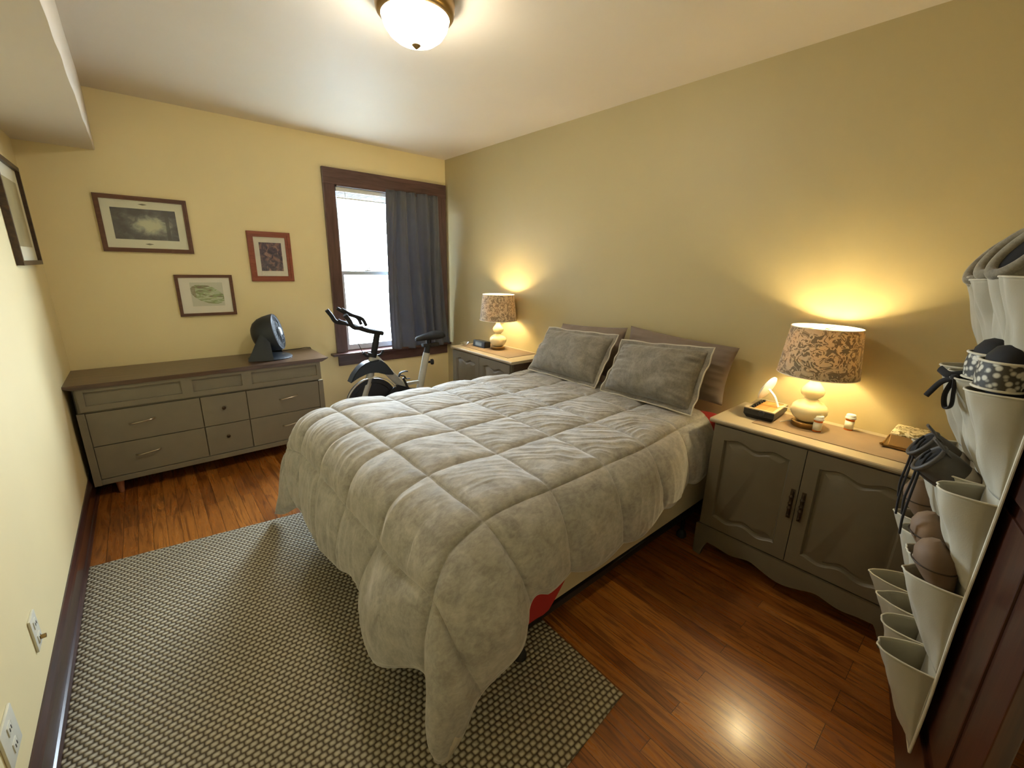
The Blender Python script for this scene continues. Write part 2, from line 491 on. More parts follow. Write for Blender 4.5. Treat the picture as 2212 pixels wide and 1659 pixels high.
b = nb(); tube(b, [(-1.005, -.014, 2.04), (-1.004, -.016, 1.98), (-1.0, -.016, 1.93)], .003, 6); mesh_obj('tilt_wand', b, M['white'], bl)

# curtain on a tension rod inside the casing
cu = empty('window_curtain', (-.38, -.04, 2.07), 'slate grey curtain covering the right half of the window', 'curtain')
NX, NZ = 150, 60; P = []
for i in range(NZ+1):
    v = i/NZ; z = 2.092-v*1.432
    xl = -.655-.030*v-.015*math.sin(v*PI); xr = -.118+.075*v**2.2
    row = []
    for j in range(NX+1):
        u = j/NX; x = xl+(xr-xl)*(u+.012*math.sin(u*19+v*2))
        amp = (.014+.026*(1-abs(2*u-1.15)))*(.8+.35*v) if u > .2 else .008+.04*u
        ph = u*34+1.3*math.sin(v*2.1+u*5)+.5*v*math.sin(u*9)
        y = -.048-.02*v+amp*math.sin(ph)+.006*math.sin(ph*2.3+v*4)+.012*fnoise(u*4, v*2)
        if v < .05: y += .006*math.sin(u*140)*(1-v/.05)
        row.append((x, y-.012, z-.012*math.sin(u*3)*v))
    P.append(row)
b = nb(); grid(b, P); _t = M['curtain'].node_tree; _tl = _t.nodes.new('ShaderNodeBsdfTranslucent'); _tl.inputs[0].default_value = srgb(96, 104, 122)
_mx = _t.nodes.new('ShaderNodeMixShader'); _mx.inputs[0].default_value = .12
_t.links.new(_t.nodes['Principled BSDF'].outputs[0], _mx.inputs[1]); _t.links.new(_tl.outputs[0], _mx.inputs[2]); _t.links.new(_mx.outputs[0], _t.nodes['Material Output'].inputs[0])
o = mesh_obj('cloth', b, M['curtain'], cu, True, 80); solidify(o, .0025)
b = nb(); tube(b, [(-1.075, -.030, 2.075), (-.118, -.030, 2.075)], .007, 10); mesh_obj('rod', b, M['trimX'], cu)

# wall plates low on the left wall
def wall_plate(y, z, label, h=.115, w=.072):
    e = empty('outlet', (RW, y, z), label, 'outlet')
    b = nb(); box(b, RW, RW+.007, y-w/2, y+w/2, z-h/2, z+h/2, .003); mesh_obj('cover_plate', b, M['plate'], e)
    for dz in (-.026, .026):
        b = nb(); box(b, RW+.006, RW+.0095, y-.016, y+.016, z+dz-.014, z+dz+.014, .003)
        rc = mesh_obj('receptacle', b, M['plate'], e)
        b = nb()
        for dy in (-.006, .006): box(b, RW+.0092, RW+.0102, y+dy-.0015, y+dy+.0015, z+dz-.005, z+dz+.005)
        sl = mesh_obj('slots', b, M['black'], None, False); sl.parent = rc
    return e
wall_plate(-2.51, .290, 'larger white wall outlet low on left wall, nearest the camera', .115, .115)
o = wall_plate(-2.11, .305, 'white wall outlet low on left wall, nearer the dresser')
b = nb(); tube(b, [(RW+.008, -2.108, .275), (RW+.022, -2.108, .275)], .007, 8)
j = mesh_obj('cable_jack', b, M['brass'], None); j.parent = o; j.location = -Vector(o.location)

# dark wooden door standing beside the camera, with the organizer hung on it
DO = Vector((-1.05, -3.99, 0)); DD = Vector((.979, .204, 0)).normalized(); DN = Vector((-.204, .979, 0)).normalized()
def dp(a, n, z): return DO+DD*a+DN*n+Vector((0, 0, z))
DM = Matrix.Translation(DO) @ Matrix(((DD.x, DN.x, 0, 0), (DD.y, DN.y, 0, 0), (0, 0, 1, 0), (0, 0, 0, 1)))
def dmesh(name, bm, mat, parent, smooth=True, angle=35):
    bmesh.ops.transform(bm, matrix=DM, verts=bm.verts)
    return mesh_obj(name, bm, mat, parent, smooth, angle)
door = empty('door_1', dp(.1, -.03, 0)); door['kind'] = 'structure'
b = nb()
box(b, -.30, -.19, -.045, -.012, .01, 2.03, .003); box(b, .39, .50, -.045, -.012, .01, 2.03, .003)
for z0, z1 in ((.01, .24), (.98, 1.10), (1.90, 2.03)): box(b, -.19, .39, -.045, -.012, z0, z1, .002)
dmesh('door_frame', b, M['door'], door, False)
b = nb()
for z0, z1 in ((.24, .98), (1.10, 1.90)): box(b, -.19, .39, -.038, -.022, z0, z1, 0); box(b, -.15, .35, -.034, -.017, z0+.04, z1-.04, .004)
dmesh('door_panel', b, M['door'], door, False)

# ------------------------------------------------------------------ rug
b = nb(); P = []; UV = []
c00, c10, c11, c01 = Vector((-2.855, -3.43, 0)), Vector((-1.372, -3.305, 0)), Vector((-1.33, -1.47, 0)), Vector((-2.862, -1.262, 0))
for i in range(41):
    u = i/40; r1 = []; r2 = []
    for j in range(41):
        v = j/40; p = c00*(1-u)*(1-v)+c10*u*(1-v)+c11*u*v+c01*(1-u)*v
        e = min(u, 1-u, v, 1-v); p.z = .0085 if e > 0 else .003
        r1.append(p); r2.append((p.x, p.y))
    P.append(r1); UV.append(r2)
grid(b, P, uv=UV); grid(b, [[(q.x, q.y, .001) for q in (c00, c01)], [(q.x, q.y, .001) for q in (c10, c11)]])
tag(mesh_obj('area_rug', b, M['rug'], None, False), 'beige basket weave rug on the floor under the foot of the bed', 'rug')

# ------------------------------------------------------------------ pictures
def art_landscape():
    t = NT('grey_landscape_print'); v = t.coord('UV')
    sp = t.add('ShaderNodeSeparateXYZ'); t.link(v, sp.inputs[0])
    vm = t.coord('UV', scale=(1.6, 1.0, 1))
    n = t.noise(vm, 4.2, 6, .6, .6)
    gx = t.math('SUBTRACT', 1, t.math('MULTIPLY', t.math('ABSOLUTE', t.math('SUBTRACT', sp.outputs[0], .58)), 2.6))
    gy = t.math('SUBTRACT', 1, t.math('MULTIPLY', t.math('ABSOLUTE', t.math('SUBTRACT', sp.outputs[1], .48)), 2.6))
    cloud = t.math('MULTIPLY', t.math('MAXIMUM', gx, 0), t.math('MAXIMUM', gy, 0))
    f = t.math('ADD', t.math('MULTIPLY', n, .62), t.math('MULTIPLY', cloud, .62))
    tx = t.math('ABSOLUTE', t.math('SUBTRACT', t.math('ADD', sp.outputs[0], t.math('MULTIPLY', n, .03)), .86))
    tree = t.math('LESS_THAN', tx, .03)
    c = t.ramp(f, [(.26, srgb(56, 52, 58)), (.40, srgb(96, 92, 96)), (.50, srgb(150, 152, 136)), (.66, srgb(206, 206, 172))])
    c = t.mix(t.math('MULTIPLY', tree, .85), c, srgb(62, 60, 58))
    t.base(c); t.set(Roughness=.4); return t.m
def art_dark():
    t = NT('dark_figure_print'); v = t.coord('UV', scale=(1, 1.2, 1))
    n = t.noise(v, 4.5, 5, .6, .9)
    t.base(t.ramp(n, [(.38, srgb(74, 62, 72)), (.50, srgb(104, 84, 88)), (.60, srgb(160, 118, 104)), (.70, srgb(180, 144, 126))])); t.set(Roughness=.4); return t.m
def art_green():
    t = NT('green_wash_drawing'); v = t.coord('UV', scale=(1.1, 5, 1), rot=(0, 0, -.12))
    n = t.noise(v, 1.9, 4, .6, 1.4)
    sp = t.add('ShaderNodeSeparateXYZ'); t.link(t.coord('UV'), sp.inputs[0])
    ex = t.math('POWER', t.math('MULTIPLY', t.math('SUBTRACT', sp.outputs[0], .5), 2.1), 2.0)
    ey = t.math('POWER', t.math('MULTIPLY', t.math('SUBTRACT', sp.outputs[1], t.math('SUBTRACT', .66, t.math('MULTIPLY', sp.outputs[0], .32))), 2.9), 2.0)
    m = t.math('LESS_THAN', t.math('ADD', t.math('ADD', ex, ey), t.math('MULTIPLY', n, .7)), 1.5)
    c = t.ramp(n, [(.36, srgb(120, 100, 66)), (.46, srgb(140, 160, 92)), (.56, srgb(206, 206, 170)), (.66, srgb(160, 172, 96))])
    wx = t.math('LESS_THAN', sp.outputs[0], .14)
    c = t.mix(t.math('MULTIPLY', wx, .6), c, srgb(128, 92, 66))
    t.base(t.mix(m, srgb(206, 200, 174), c)); t.set(Roughness=.6); return t.m

def picture(label, x0, x1, z0, z1, fw, mat_in, frame_mat, mat_mat, art, extra=None, cat='picture'):
    """hangs on the back wall at y=0"""
    e = empty('framed_picture', ((x0+x1)/2, 0, z0), label, cat)
    def loop(x0, x1, z0, z1): return [(x0, z0), (x1, z0), (x1, z1), (x0, z1)]
    b = nb()
    plate(b, loop(x0, x1, z0, z1), loop(x0+fw, x1-fw, z0+fw, z1-fw), 'Y', -.002, -.020)
    plate(b, loop(x0+.004, x1-.004, z0+.004, z1-.004), loop(x0+fw*.55, x1-fw*.55, z0+fw*.55, z1-fw*.55), 'Y', -.019, -.024)
    mesh_obj('frame', b, frame_mat, e, False)
    b = nb(); box(b, x0+fw*.8, x1-fw*.8, -.010, -.002, z0+fw*.8, z1-fw*.8); mesh_obj('mat_board', b, mat_mat, e, False)
    ax0, ax1, az0, az1 = x0+fw+mat_in[0], x1-fw-mat_in[1], z0+fw+mat_in[2], z1-fw-mat_in[3]
    b = nb(); grid(b, [[(ax0, -.0115, az0), (ax0, -.0115, az1)], [(ax1, -.0115, az0), (ax1, -.0115, az1)]], uv=[[(0, 0), (0, 1)], [(1, 0), (1, 1)]])
    mesh_obj('print', b, art, e, False)
    b = nb(); box(b, x0+fw, x1-fw, -.0135, -.0125, z0+fw, z1-fw); mesh_obj('glazing', b, M['glass'], e, False)
    return e
M['framePic'] = M['frameA']
e = picture('wide brown framed grey landscape print, the largest on the back wall', -2.589, -2.115, 1.493, 1.844, .026, (.045, .045, .055, .050), M['frameA'], M['paper'], art_landscape())
for dz in (1.546, 1.796):
    b = nb(); xx = -2.352
    bb = [(xx-.024, dz), (xx, dz-.006), (xx+.024, dz), (xx, dz+.006)]
    prism(b, bb, 'Y', -.0112, -.0098); mesh_obj('mat_ornament', b, simple('grey_ornament', srgb(128, 122, 96), .7), e, False)
picture('upright reddish framed dark print beside the window', -1.775, -1.473, 1.300, 1.674, .040, (.036, .030, .040, .040), M['frameB'], M['paper2'], art_dark())
picture('thin brown framed green wash drawing, the lowest on the back wall', -2.256, -1.908, 1.053, 1.347, .020, (.062, .048, .050, .034), M['frameA'], M['paper2'], art_green())
# picture on the left wall, seen almost edge on
e = empty('framed_picture', (RW, -.51, 1.41), 'black framed picture on the left wall seen almost edge on', 'picture')
LY0, LY1, LZ0, LZ1 = -.80, -.22, 1.408, 1.913
def loopL(d): return [(LY0+d, LZ0+d), (LY1-d, LZ0+d), (LY1-d, LZ1-d), (LY0+d, LZ1-d)]
b = nb(); plate(b, loopL(0), loopL(.022), 'X', RW+.001, RW+.026); mesh_obj('frame', b, wood('dark_frame_wood', srgb(34, 20, 14), srgb(78, 52, 28), .4, 'Y'), e, False)
b = nb(); box(b, RW+.001, RW+.010, LY0+.02, LY1-.02, LZ0+.02, LZ1-.02); mesh_obj('mat_board', b, M['paper'], e, False)
b = nb(); grid(b, [[(RW+.0105, LY0+.09, LZ0+.09), (RW+.0105, LY0+.09, LZ1-.09)], [(RW+.0105, LY1-.09, LZ0+.09), (RW+.0105, LY1-.09, LZ1-.09)]]); mesh_obj('print', b, simple('olive_print', srgb(170, 158, 116), .5, var=.15, scale=6), e, False)

# ------------------------------------------------------------------ long dresser
dr = empty('dresser', (-2.15, -.24, 0), 'long low grey dresser with walnut top against the back wall', 'dresser')
b = nb(); prism(b, [(-2.846, .092), (-1.462, .092), (-1.492, .712), (-2.842, .712)], 'Y', -.015, -.462); box(b, -2.842, -1.49, -.462, -.472, .565, .712, .002)
mesh_obj('carcass', b, M['greige'], dr, False)
b = nb(); prism(b, [(-.482, .092), (-.465, .092), (-.465, .56), (-.482, .56)], 'X', -2.850, -2.815); mesh_obj('stile', b, M['greige'], dr, False)
b = nb(); prism(b, [(-.482, .092), (-.465, .092), (-.465, .56), (-.482, .56)], 'X', -1.497, -1.463); mesh_obj('stile', b, M['greige'], dr, False)
b = nb(); box(b, -2.815, -1.497, -.480, -.462, .092, .126, .003); mesh_obj('base_rail', b, M['greige'], dr, False)
b = nb(); prism(b, [(-2.886, .738), (-1.409, .738), (-1.425, .728), (-1.462, .711), (-2.850, .711), (-2.886, .728)], 'Y', -.012, -.505, .003)
mesh_obj('top', b, M['dtop'], dr, False)
b = nb(); box(b, -2.8475, -2.8425, -.46, -.02, .10, .71); mesh_obj('side_panel', b, M['dside'], dr, False)
def recess(x0, x1, z0, z1):
    b = nb(); o = [(x0-.03, z0-.032), (x1+.03, z0-.032), (x1+.03, z1+.022), (x0-.03, z1+.022)]; i = [(x0, z0), (x1, z0), (x1, z1), (x0, z1)]
    plate(b, o, i, 'Y', -.4725, -.492); box(b, x0, x1, -.4765, -.470, z0, z1)
    return mesh_obj('drawer', b, M['greige'], dr, False)
for x0, x1, z0, z1 in ((-2.80, -2.345, .606, .690), (-2.285, -2.005, .606, .690), (-1.945, -1.505, .606, .690)): recess(x0, x1, z0, z1)
for x0, x1, hx in ((-2.813, -2.262, -2.57), (-2.257, -1.992, -2.135), (-1.987, -1.499, -1.72)):
    for z0, z1, hz in ((.346, .556, .465), (.130, .341, .255)):
        b = nb(); box(b, x0, x1, -.476, -.462, z0, z1, .002); d = mesh_obj('drawer', b, M['greige'], dr, False)
        b = nb()
        if hx == -2.135: lathe(b, [(.004, 0), (.004, .010), (.011, .014), (.012, .019), (.006, .024), (0, .0245)], (hx, -.476, hz), 18, (0, -1, 0))
        else: tube(b, [(hx-.062, -.478, hz-.008), (hx-.05, -.497, hz-.007), (hx-.02, -.503, hz-.003), (hx+.02, -.503, hz+.002), (hx+.05, -.497, hz+.005), (hx+.062, -.478, hz+.006)], .0042, 8, 4)
        h = mesh_obj('handle', b, M['steel'] if hx != -2.135 else M['bronze'], None); h.parent = d
for x in (-2.74, -1.56):
    for y in (-.43, -.07):
        b = nb(); lathe(b, [(.011, 0), (.013, .004), (.022, .085), (.024, .094)], (x, y, 0), 18); mesh_obj('leg', b, M['copper'], dr)

# ------------------------------------------------------------------ desk fan on the dresser
fc = Vector((-1.745, -.265, .925)); fd = Vector((.89, -.40, .20)).normalized()
fan = empty('desk_fan', (-1.80, -.25, .738), 'round black air circulator fan on the dresser top', 'fan')
prof = [(.128, .060), (.136, .055), (.139, .045), (.137, .02), (.132, -.02), (.120, -.06), (.098, -.095), (.070, -.115), (.03, -.122), (0, -.123)]
b = nb(); lathe(b, [(.124, .054)]+prof, fc, 48, fd); mesh_obj('housing', b, M['fanblack'], fan)
b = nb(); lathe(b, [(.122, .050), (.1, .035), (.05, .03), (.0, .03)], fc, 40, fd); mesh_obj('duct', b, M['black'], fan)
q = fd.to_track_quat('Z', 'Y').to_matrix().to_4x4(); q = Matrix.Translation(fc) @ q
b = nb()
for k in range(36):
    a = 2*PI*k/36
    pts = [Vector((math.cos(a+s*.55)*r, math.sin(a+s*.55)*r, z)) for s, r, z in ((0, .032, .068), (.3, .06, .070), (.7, .095, .066), (1, .127, .056))]
    tube(b, [q @ p for p in pts], .0016, 5, 3)
for r, z in ((.060, .070), (.092, .067)): tube(b, [q @ Vector((r*math.cos(2*PI*k/40), r*math.sin(2*PI*k/40), z)) for k in range(40)], .0016, 5, 0, True)
mesh_obj('grille', b, M['fanblack'], fan)
b = nb(); lathe(b, [(.034, .062), (.034, .070), (.028, .076), (0, .078)], fc, 30, fd); mesh_obj('hub_badge', b, M['silver'], fan)
b = nb()
for k in range(5):
    a = 2*PI*k/5; P = []
    for s in range(5):
        r = .03+.085*s/4; row = []
        for w in range(4): aa = a+(.55)*(w/3-.5)+.2*s/4; row.append(q @ Vector((r*math.cos(aa), r*math.sin(aa), .036+.018*(w/3))))
        P.append(row)
    grid(b, P)
o = mesh_obj('blades', b, M['fanblack'], fan); solidify(o, .002)
side = fd.cross(Vector((0, 0, 1))).normalized(); fh = Vector((fd.x, fd.y, 0)).normalized()
for s in (-1, 1):
    b = nb(); P = []
    for k in range(9):
        t = k/8; c = Vector((fc.x, fc.y, .742+.19*t))+side*s*(.120+.030*(1-t)**1.5)-fh*(.03*(1-t)+.02)
        hw = .085-.055*t; th = .011
        P.append([c-fh*hw+side*s*th*.2, c-fh*hw*.6+side*s*th, c+fh*hw*.6+side*s*th, c+fh*hw, c+fh*hw*.6-side*s*th*.5, c-fh*hw*.6-side*s*th*.5])
    V = grid(b, P, closed_v=True); b.faces.new(V[0]); b.faces.new(V[-1]); mesh_obj('yoke', b, M['fanblack'], fan)
b = nb(); base = Vector((fc.x, fc.y, .738))-fh*.02
lathe(b, [(.150, 0.0005), (.152, .006), (.140, .016), (.09, .022), (0, .024)], base, 40)
mesh_obj('base', b, M['fanblack'], fan)
b = nb(); tube(b, [Vector((-1.78, -.14, .748)), (-1.70, -.07, .744), (-1.60, -.045, .743), (-1.50, -.040, .745), (-1.430, -.035, .746), (-1.403, -.03, .72), (-1.398, -.04, .55), (-1.395, -.12, .40), (-1.375, -.16, .30), (-1.36, -.1, .1), (-1.36, -.05, .02)], .003, 7, 5)
mesh_obj('power_cord', b, M['rubber'], fan)

# ------------------------------------------------------------------ the two matching cabinets
def cabinet(y_far, label, first):
    """front faces -X; extends from y_far towards the camera (-Y)"""
    L = .825; y0, y1 = y_far-L, y_far    # near end, far end
    e = empty('cabinet', (-.22, (y0+y1)/2, 0), label, 'cabinet', 'matching serpentine door cabinets')
    XF = -.398
    b = nb(); box(b, XF, -.006, y0+.012, y1-.012, .105, .742, .002); mesh_obj('carcass', b, M['greige2'], e, False)
    b = nb(); box(b, XF+.02, -.01, y0+.0095, y0+.0125, .11, .74); mesh_obj('side_panel', b, M['cabside'], e, False)
    b = nb(); prism(b, [(XF-.016, .742), (-.003, .742), (-.003, .763), (XF-.020, .763), (XF-.024, .759), (XF-.024, .752)], 'Y', y0-.006, y1+.006); mesh_obj('top', b, M['cabtop'], e, False)
    # apron with waves, ending in bracket feet
    n = 80; top = []; bot = []
    for k in range(n+1):
        u = k/n; y = y1-u*L
        du = min(u, 1-u)
        z = .093-.028*math.exp(-((u-.5)/.10)**2)+.010*math.exp(-((u-.335)/.05)**2)+.010*math.exp(-((u-.665)/.05)**2)-.010*math.exp(-((u-.22)/.06)**2)-.010*math.exp(-((u-.78)/.06)**2)
        if du < .085:
            t = max(0, (du-.052)/.033); z = z*t**.6
            if du < .052: z = 0
        top.append((XF-.006-.006*math.sin(u*PI), y, .175)); bot.append((XF-.012*math.sin(PI*min(1, du/.1)*.5)-.002, y, z+.0003))
    P = [[(p[0]+.02, p[1], p[2]) for p in top], top, [((a[0]+c[0])/2-.003, a[1], (a[2]+c[2])/2) for a, c in zip(top, bot)], bot, [(p[0]+.022, p[1], p[2]) for p in bot]]
    b = nb(); grid(b, P, closed_u=True); mesh_obj('apron', b, M['greige2'], e, True, 50)
    for yy in (y1-.03, y0+.03):
        b = nb(); prism(b, [(-.055, .11), (-.006, .11), (-.006, .0), (-.030, .0)], 'Y', yy-.018, yy+.018); mesh_obj('foot', b, M['greige2'], e, False)
    b = nb(); box(b, XF-.010, XF+.004, y0+.006, y1-.006, .172, .182, .003); mesh_obj('moulding', b, M['greige2'], e, False)
    def door(ya, yb):   # ya far, yb near
        z0, z1 = .192, .735
        w = ya-yb; N = 40
        o = []; i = []; i2 = []
        def zt(u): return z1-.061-.008*math.cos((u-.5)*4*PI)*1.0-.004*math.cos((u-.5)*2*PI)
        def zb(u): return z0+.056+.009*math.cos((u-.5)*4*PI)+.003*math.cos((u-.5)*2*PI)
        m = .052
        for k in range(N+1): u = k/N; o.append((ya-u*w, z1)); i.append((ya-m-u*(w-2*m), zt(u)))
        for k in range(1, N): v = k/N; o.append((yb, z1+(z0-z1)*v)); i.append((yb+m, zt(1)+(zb(1)-zt(1))*v))
        for k in range(N+1): u = 1-k/N; o.append((ya-u*w, z0)); i.append((ya-m-u*(w-2*m), zb(u)))
        for k in range(1, N): v = k/N; o.append((ya, z0+(z1-z0)*v)); i.append((ya-m, zb(0)+(zt(0)-zb(0))*v))
        cy, cz = (ya+yb)/2, (z0+z1)/2
        def inset(d): return [(cy+(y-cy)*(1-d/(w/2-m)), cz+(z-cz)*(1-d/.24)) for y, z in i]
        b = nb()
        X = XF-.018
        rings = [(o, XF+.001), (o, X), (i, X), (inset(.004), X+.004), (inset(.008), X+.013), (inset(.020), X+.013), (inset(.034), X+.006)]
        P = [[(x, y, z) for y, z in r] for r, x in rings]
        V = grid(b, P, closed_v=True); b.faces.new(V[-1])
        return mesh_obj('door', b, M['greige2'], e, True, 28)
    ym = (y0+y1)/2
    d1 = door(y1-.022, ym+.0015); d2 = door(ym-.0015, y0+.022)
    for d, yy in ((d1, ym+.020), (d2, ym-.022)):
        b = nb(); X = XF-.018
        lathe(b, [(.004, -.062), (.007, -.052), (.0035, -.044), (.006, -.032), (.009, -.018), (.0045, -.008), (.009, .004), (.0045, .016), (.007, .028), (.009, .036), (.004, .046), (.006, .056), (.003, .064)], (X-.009, yy, .475), 12)
        for dz in (-.046, .048): tube(b, [(X+.001, yy, .475+dz), (X-.009, yy, .475+dz)], .004, 8)
        box(b, X-.003, X+.0005, yy-.008, yy+.008, .405, .545, .0012)
        h = mesh_obj('handle', b, M['bronze'], None); h.parent = d
    return e
cab1 = cabinet(-3.062, 'grey two-door cabinet right of the bed, nearest the camera', True)
cab2 = copy_tree(cab1, None, (0, 2.342, 0))
cab2['label'] = 'grey two-door cabinet in the far corner beyond the bed'
# runners
def runner(y0, y1, x0, x1, label, name='table_runner'):
    P = []
    for i in range(2):
        P.append([( (x0, x1)[i], y, .7655) for y in (y0, y1)])
    b = nb(); box(b, x0, x1, y0, y1, .7634, .7655); return tag(mesh_obj(name, b, M['runner'], None, False), label, 'runner')
runner(-3.825, -3.215, -.335, -.055, 'tan woven runner along the cabinet right of the bed')
runner(-1.42, -.76, -.345, -.04, 'tan woven runner along the cabinet in the far corner')

# ------------------------------------------------------------------ table lamps
def table_lamp(x, y, z, label):
    e = empty('table_lamp', (x, y, z), label, 'lamp', 'damask shade bedside lamps')
    e['_local'] = 1
    b = nb(); lathe(b, [(.0, .0), (.058, .0), (.060, .003), (.060, .022), (.056, .026), (0, .027)], n=36); mesh_obj('base', b, M['brass'], e)
    b = nb(); lathe(b, [(.030, .026), (.045, .032), (.062, .048), (.073, .070), (.074, .085), (.066, .104), (.048, .120), (.030, .130), (.026, .136), (.032, .142), (.043, .153), (.047, .168), (.044, .182), (.034, .197), (.022, .212), (.016, .232), (.015, .262), (0, .263)], n=48)
    mesh_obj('body', b, M['ceramic'], e)
    b = nb(); lathe(b, [(.013, .262), (.013, .28), (.018, .285), (.018, .318), (0, .319)], n=20); mesh_obj('socket', b, M['brass'], e)
    b = nb(); lathe(b, [(.012, .318), (.016, .325), (.029, .352), (.030, .372), (.022, .390), (0, .398)], n=24); mesh_obj('bulb', b, BULB, e)
    # drum shade: outer skin, lining, rims
    zt, zb, rt, rb = .462, .250, .134, .157
    b = nb(); lathe(b, [(rb, zb), (rt, zt)], n=64)
    for f in list(b.faces):
        if len(f.verts) > 4: b.faces.remove(f)
    sh = mesh_obj('shade', b, M['shade'], e)
    b = nb(); lathe(b, [(rb-.0025, zb+.001), (rt-.0025, zt-.001)], n=64)
    for f in list(b.faces):
        if len(f.verts) > 4: b.faces.remove(f)
    li = mesh_obj('lining', b, SHADE_IN, None); li.parent = sh
    for r, zz in ((rb-.001, zb), (rt-.001, zt)):
        b = nb(); tube(b, [(r*math.cos(2*PI*k/64), r*math.sin(2*PI*k/64), zz) for k in range(64)], .0022, 8, 0, True)
        ri = mesh_obj('rim', b, M['shade_in'], None); ri.parent = sh
    b = nb()
    for a in (0, 2*PI/3, 4*PI/3): tube(b, [(0, 0, .455), (math.cos(a)*(rt-.003), math.sin(a)*(rt-.003), .455)], .0018, 6)
    s_ = mesh_obj('spider', b, M['brass'], e)
    b = nb(); tube(b, [(.02, 0, .31), (.055, 0, .35), (.055, 0, .42), (.0, 0, .458), (-.055, 0, .42), (-.055, 0, .35), (-.02, 0, .31)], .0018, 6, 5)
    mesh_obj('harp', b, M['brass'], e)
    return e
BULB = emission('warm_bulb', (1.0, .82, .5, 1), 25.0)
def lining():
    t = NT('white_shade_lining_cloth'); t.base(srgb(236, 224, 196)); t.set(Roughness=.9)
    tl = t.add('ShaderNodeBsdfTranslucent'); tl.inputs[0].default_value = (.9, .8, .6, 1)
    mx = t.add('ShaderNodeMixShader'); mx.inputs[0].default_value = .35
    t.link(t.b.outputs[0], mx.inputs[1]); t.link(tl.outputs[0], mx.inputs[2]); t.link(mx.outputs[0], t.out.inputs[0]); return t.m
SHADE_IN = lining()
lamp1 = table_lamp(-.175, -3.392, .7656, 'damask shade lamp on the cabinet right of the bed')
lamp2 = copy_tree(lamp1, None, (.0, 2.312, 0)); lamp2['label'] = 'damask shade lamp on the far corner cabinet'
for l_, nm in ((lamp1, 'lamp_light'), (lamp2, 'lamp_light')):
    p = point_light(nm, Vector(l_.location)+Vector((0, 0, .372)), LAMP_W, WARM, .034)

# ------------------------------------------------------------------ ceiling light
cl = empty('ceiling_light', (-1.470, -2.152, RH), 'round flush ceiling light with frosted bowl and bronze rim', 'ceiling light')
cl['_local'] = 1
b = nb(); lathe(b, [(.150, 0), (.153, -.004), (.152, -.034), (.148, -.048), (.140, -.058), (.131, -.062), (.128, -.055), (.1, -.050), (0, -.050)], n=64); mesh_obj('rim', b, M['brass'], cl)
bowl = NT('frosted_alabaster_glass'); vv = bowl.coord(); nn = bowl.noise(vv, 9, 3, .5, 1.0)
bc = bowl.ramp(nn, [(.35, (1, .90, .72, 1)), (.65, (1, .95, .84, 1))])
bowl.base(bc); bowl.link(bc, bowl.b.inputs['Emission Color']); bowl.set(Emission_Strength=CEIL_EMIT, Roughness=.25)
b = nb(); lathe(b, [(.129, -.056), (.128, -.070), (.121, -.092), (.104, -.116), (.078, -.135), (.045, -.148), (.0, -.152)], n=64); mesh_obj('bowl', b, bowl.m, cl)
b = nb(); lathe(b, [(.016, -.148), (.018, -.152), (.012, -.158), (.006, -.163), (.0, -.167)], n=24); mesh_obj('finial', b, M['brass'], cl)

# ------------------------------------------------------------------ small things on the cabinets
Z = .7656
# black valet box with wood top
v0 = empty('valet_box', (-.15, -3.215, .7632), 'black angular box with a wooden top beside the near lamp', 'box')
bq = [(-.275, -3.150), (-.275, -3.285), (-.060, -3.275), (-.060, -3.140)]
bm = nb(); P = []
for s, z in ((.84, .7633), (.86, .766), (1.0, .785), (1.0, .812)):
    cx_, cy_ = -.167, -3.213
    P.append([(cx_+(x-cx_)*s, cy_+(y-cy_)*s, z) for x, y in bq])
V = grid(bm, P, closed_v=True); bm.faces.new(V[0]); bm.faces.new(V[-1]); mesh_obj('case', bm, M['black'], v0, False)
bm = nb(); plate(bm, bq, [(-.26, -3.163), (-.26, -3.272), (-.075, -3.262), (-.075, -3.153)], 'Z', .812, .817); mesh_obj('rim', bm, M['cabtop'], v0, False)
bm = nb(); prism(bm, [(-.258, -3.188), (-.258, -3.270), (-.077, -3.260), (-.077, -3.178)], 'Z', .8122, .8150); mesh_obj('wood_top', bm, wood('honey_wood', srgb(150, 104, 52), srgb(196, 148, 84), .4, 'X'), v0, False)
bm = nb()
for k in range(6): box(bm, -.25+k*.028, -.237+k*.028, -3.184, -3.174, .8122, .822+.003*(k % 2), .002)
mesh_obj('keys', bm, M['black'], v0, False)
bm = nb(); lathe(bm, [(.013, 0), (.013, .006), (.011, .008), (0, .008)], (-.2765, -3.232, .802), 20, (-1, 0, .1)); mesh_obj('knob', bm, M['black'], v0)
# white disc mirror-like stand leaning above the box
ws = empty('disc_stand', (-.12, -3.23, .82), 'white round disc leaning on a white stick stand on the box', 'stand')
dc = Vector((-.170, -3.203, .905))
_dv = Vector((.930, .285, -.230)).normalized(); _ax = Vector((.40, -.35, .86)).normalized()
dnv = _dv.cross(_ax).normalized(); dnv = (dnv*math.cos(.26)-_dv*math.sin(.26)).normalized()
if dnv.z < 0: dnv = -dnv
bm = nb(); lathe(bm, [(0, -.006), (.058, -.006), (.063, -.003), (.063, .003), (.058, .006), (0, .006)], dc, 44, dnv); mesh_obj('disc', bm, M['white'], ws)
bm = nb(); tube(bm, [(-.168, -3.210, .900), (-.165, -3.240, .868), (-.162, -3.262, .820)], .008, 12, 4, flat=(1, .7)); mesh_obj('stem', bm, M['white'], ws)
bm = nb(); tube(bm, [(-.162, -3.262, .824), (-.14, -3.288, .822), (-.12, -3.300, .812), (-.115, -3.325, .78), (-.15, -3.33, .772), (-.20, -3.315, .7725), (-.235, -3.300, .7725)], .0018, 6, 5); mesh_obj('cord', bm, M['white'], ws)
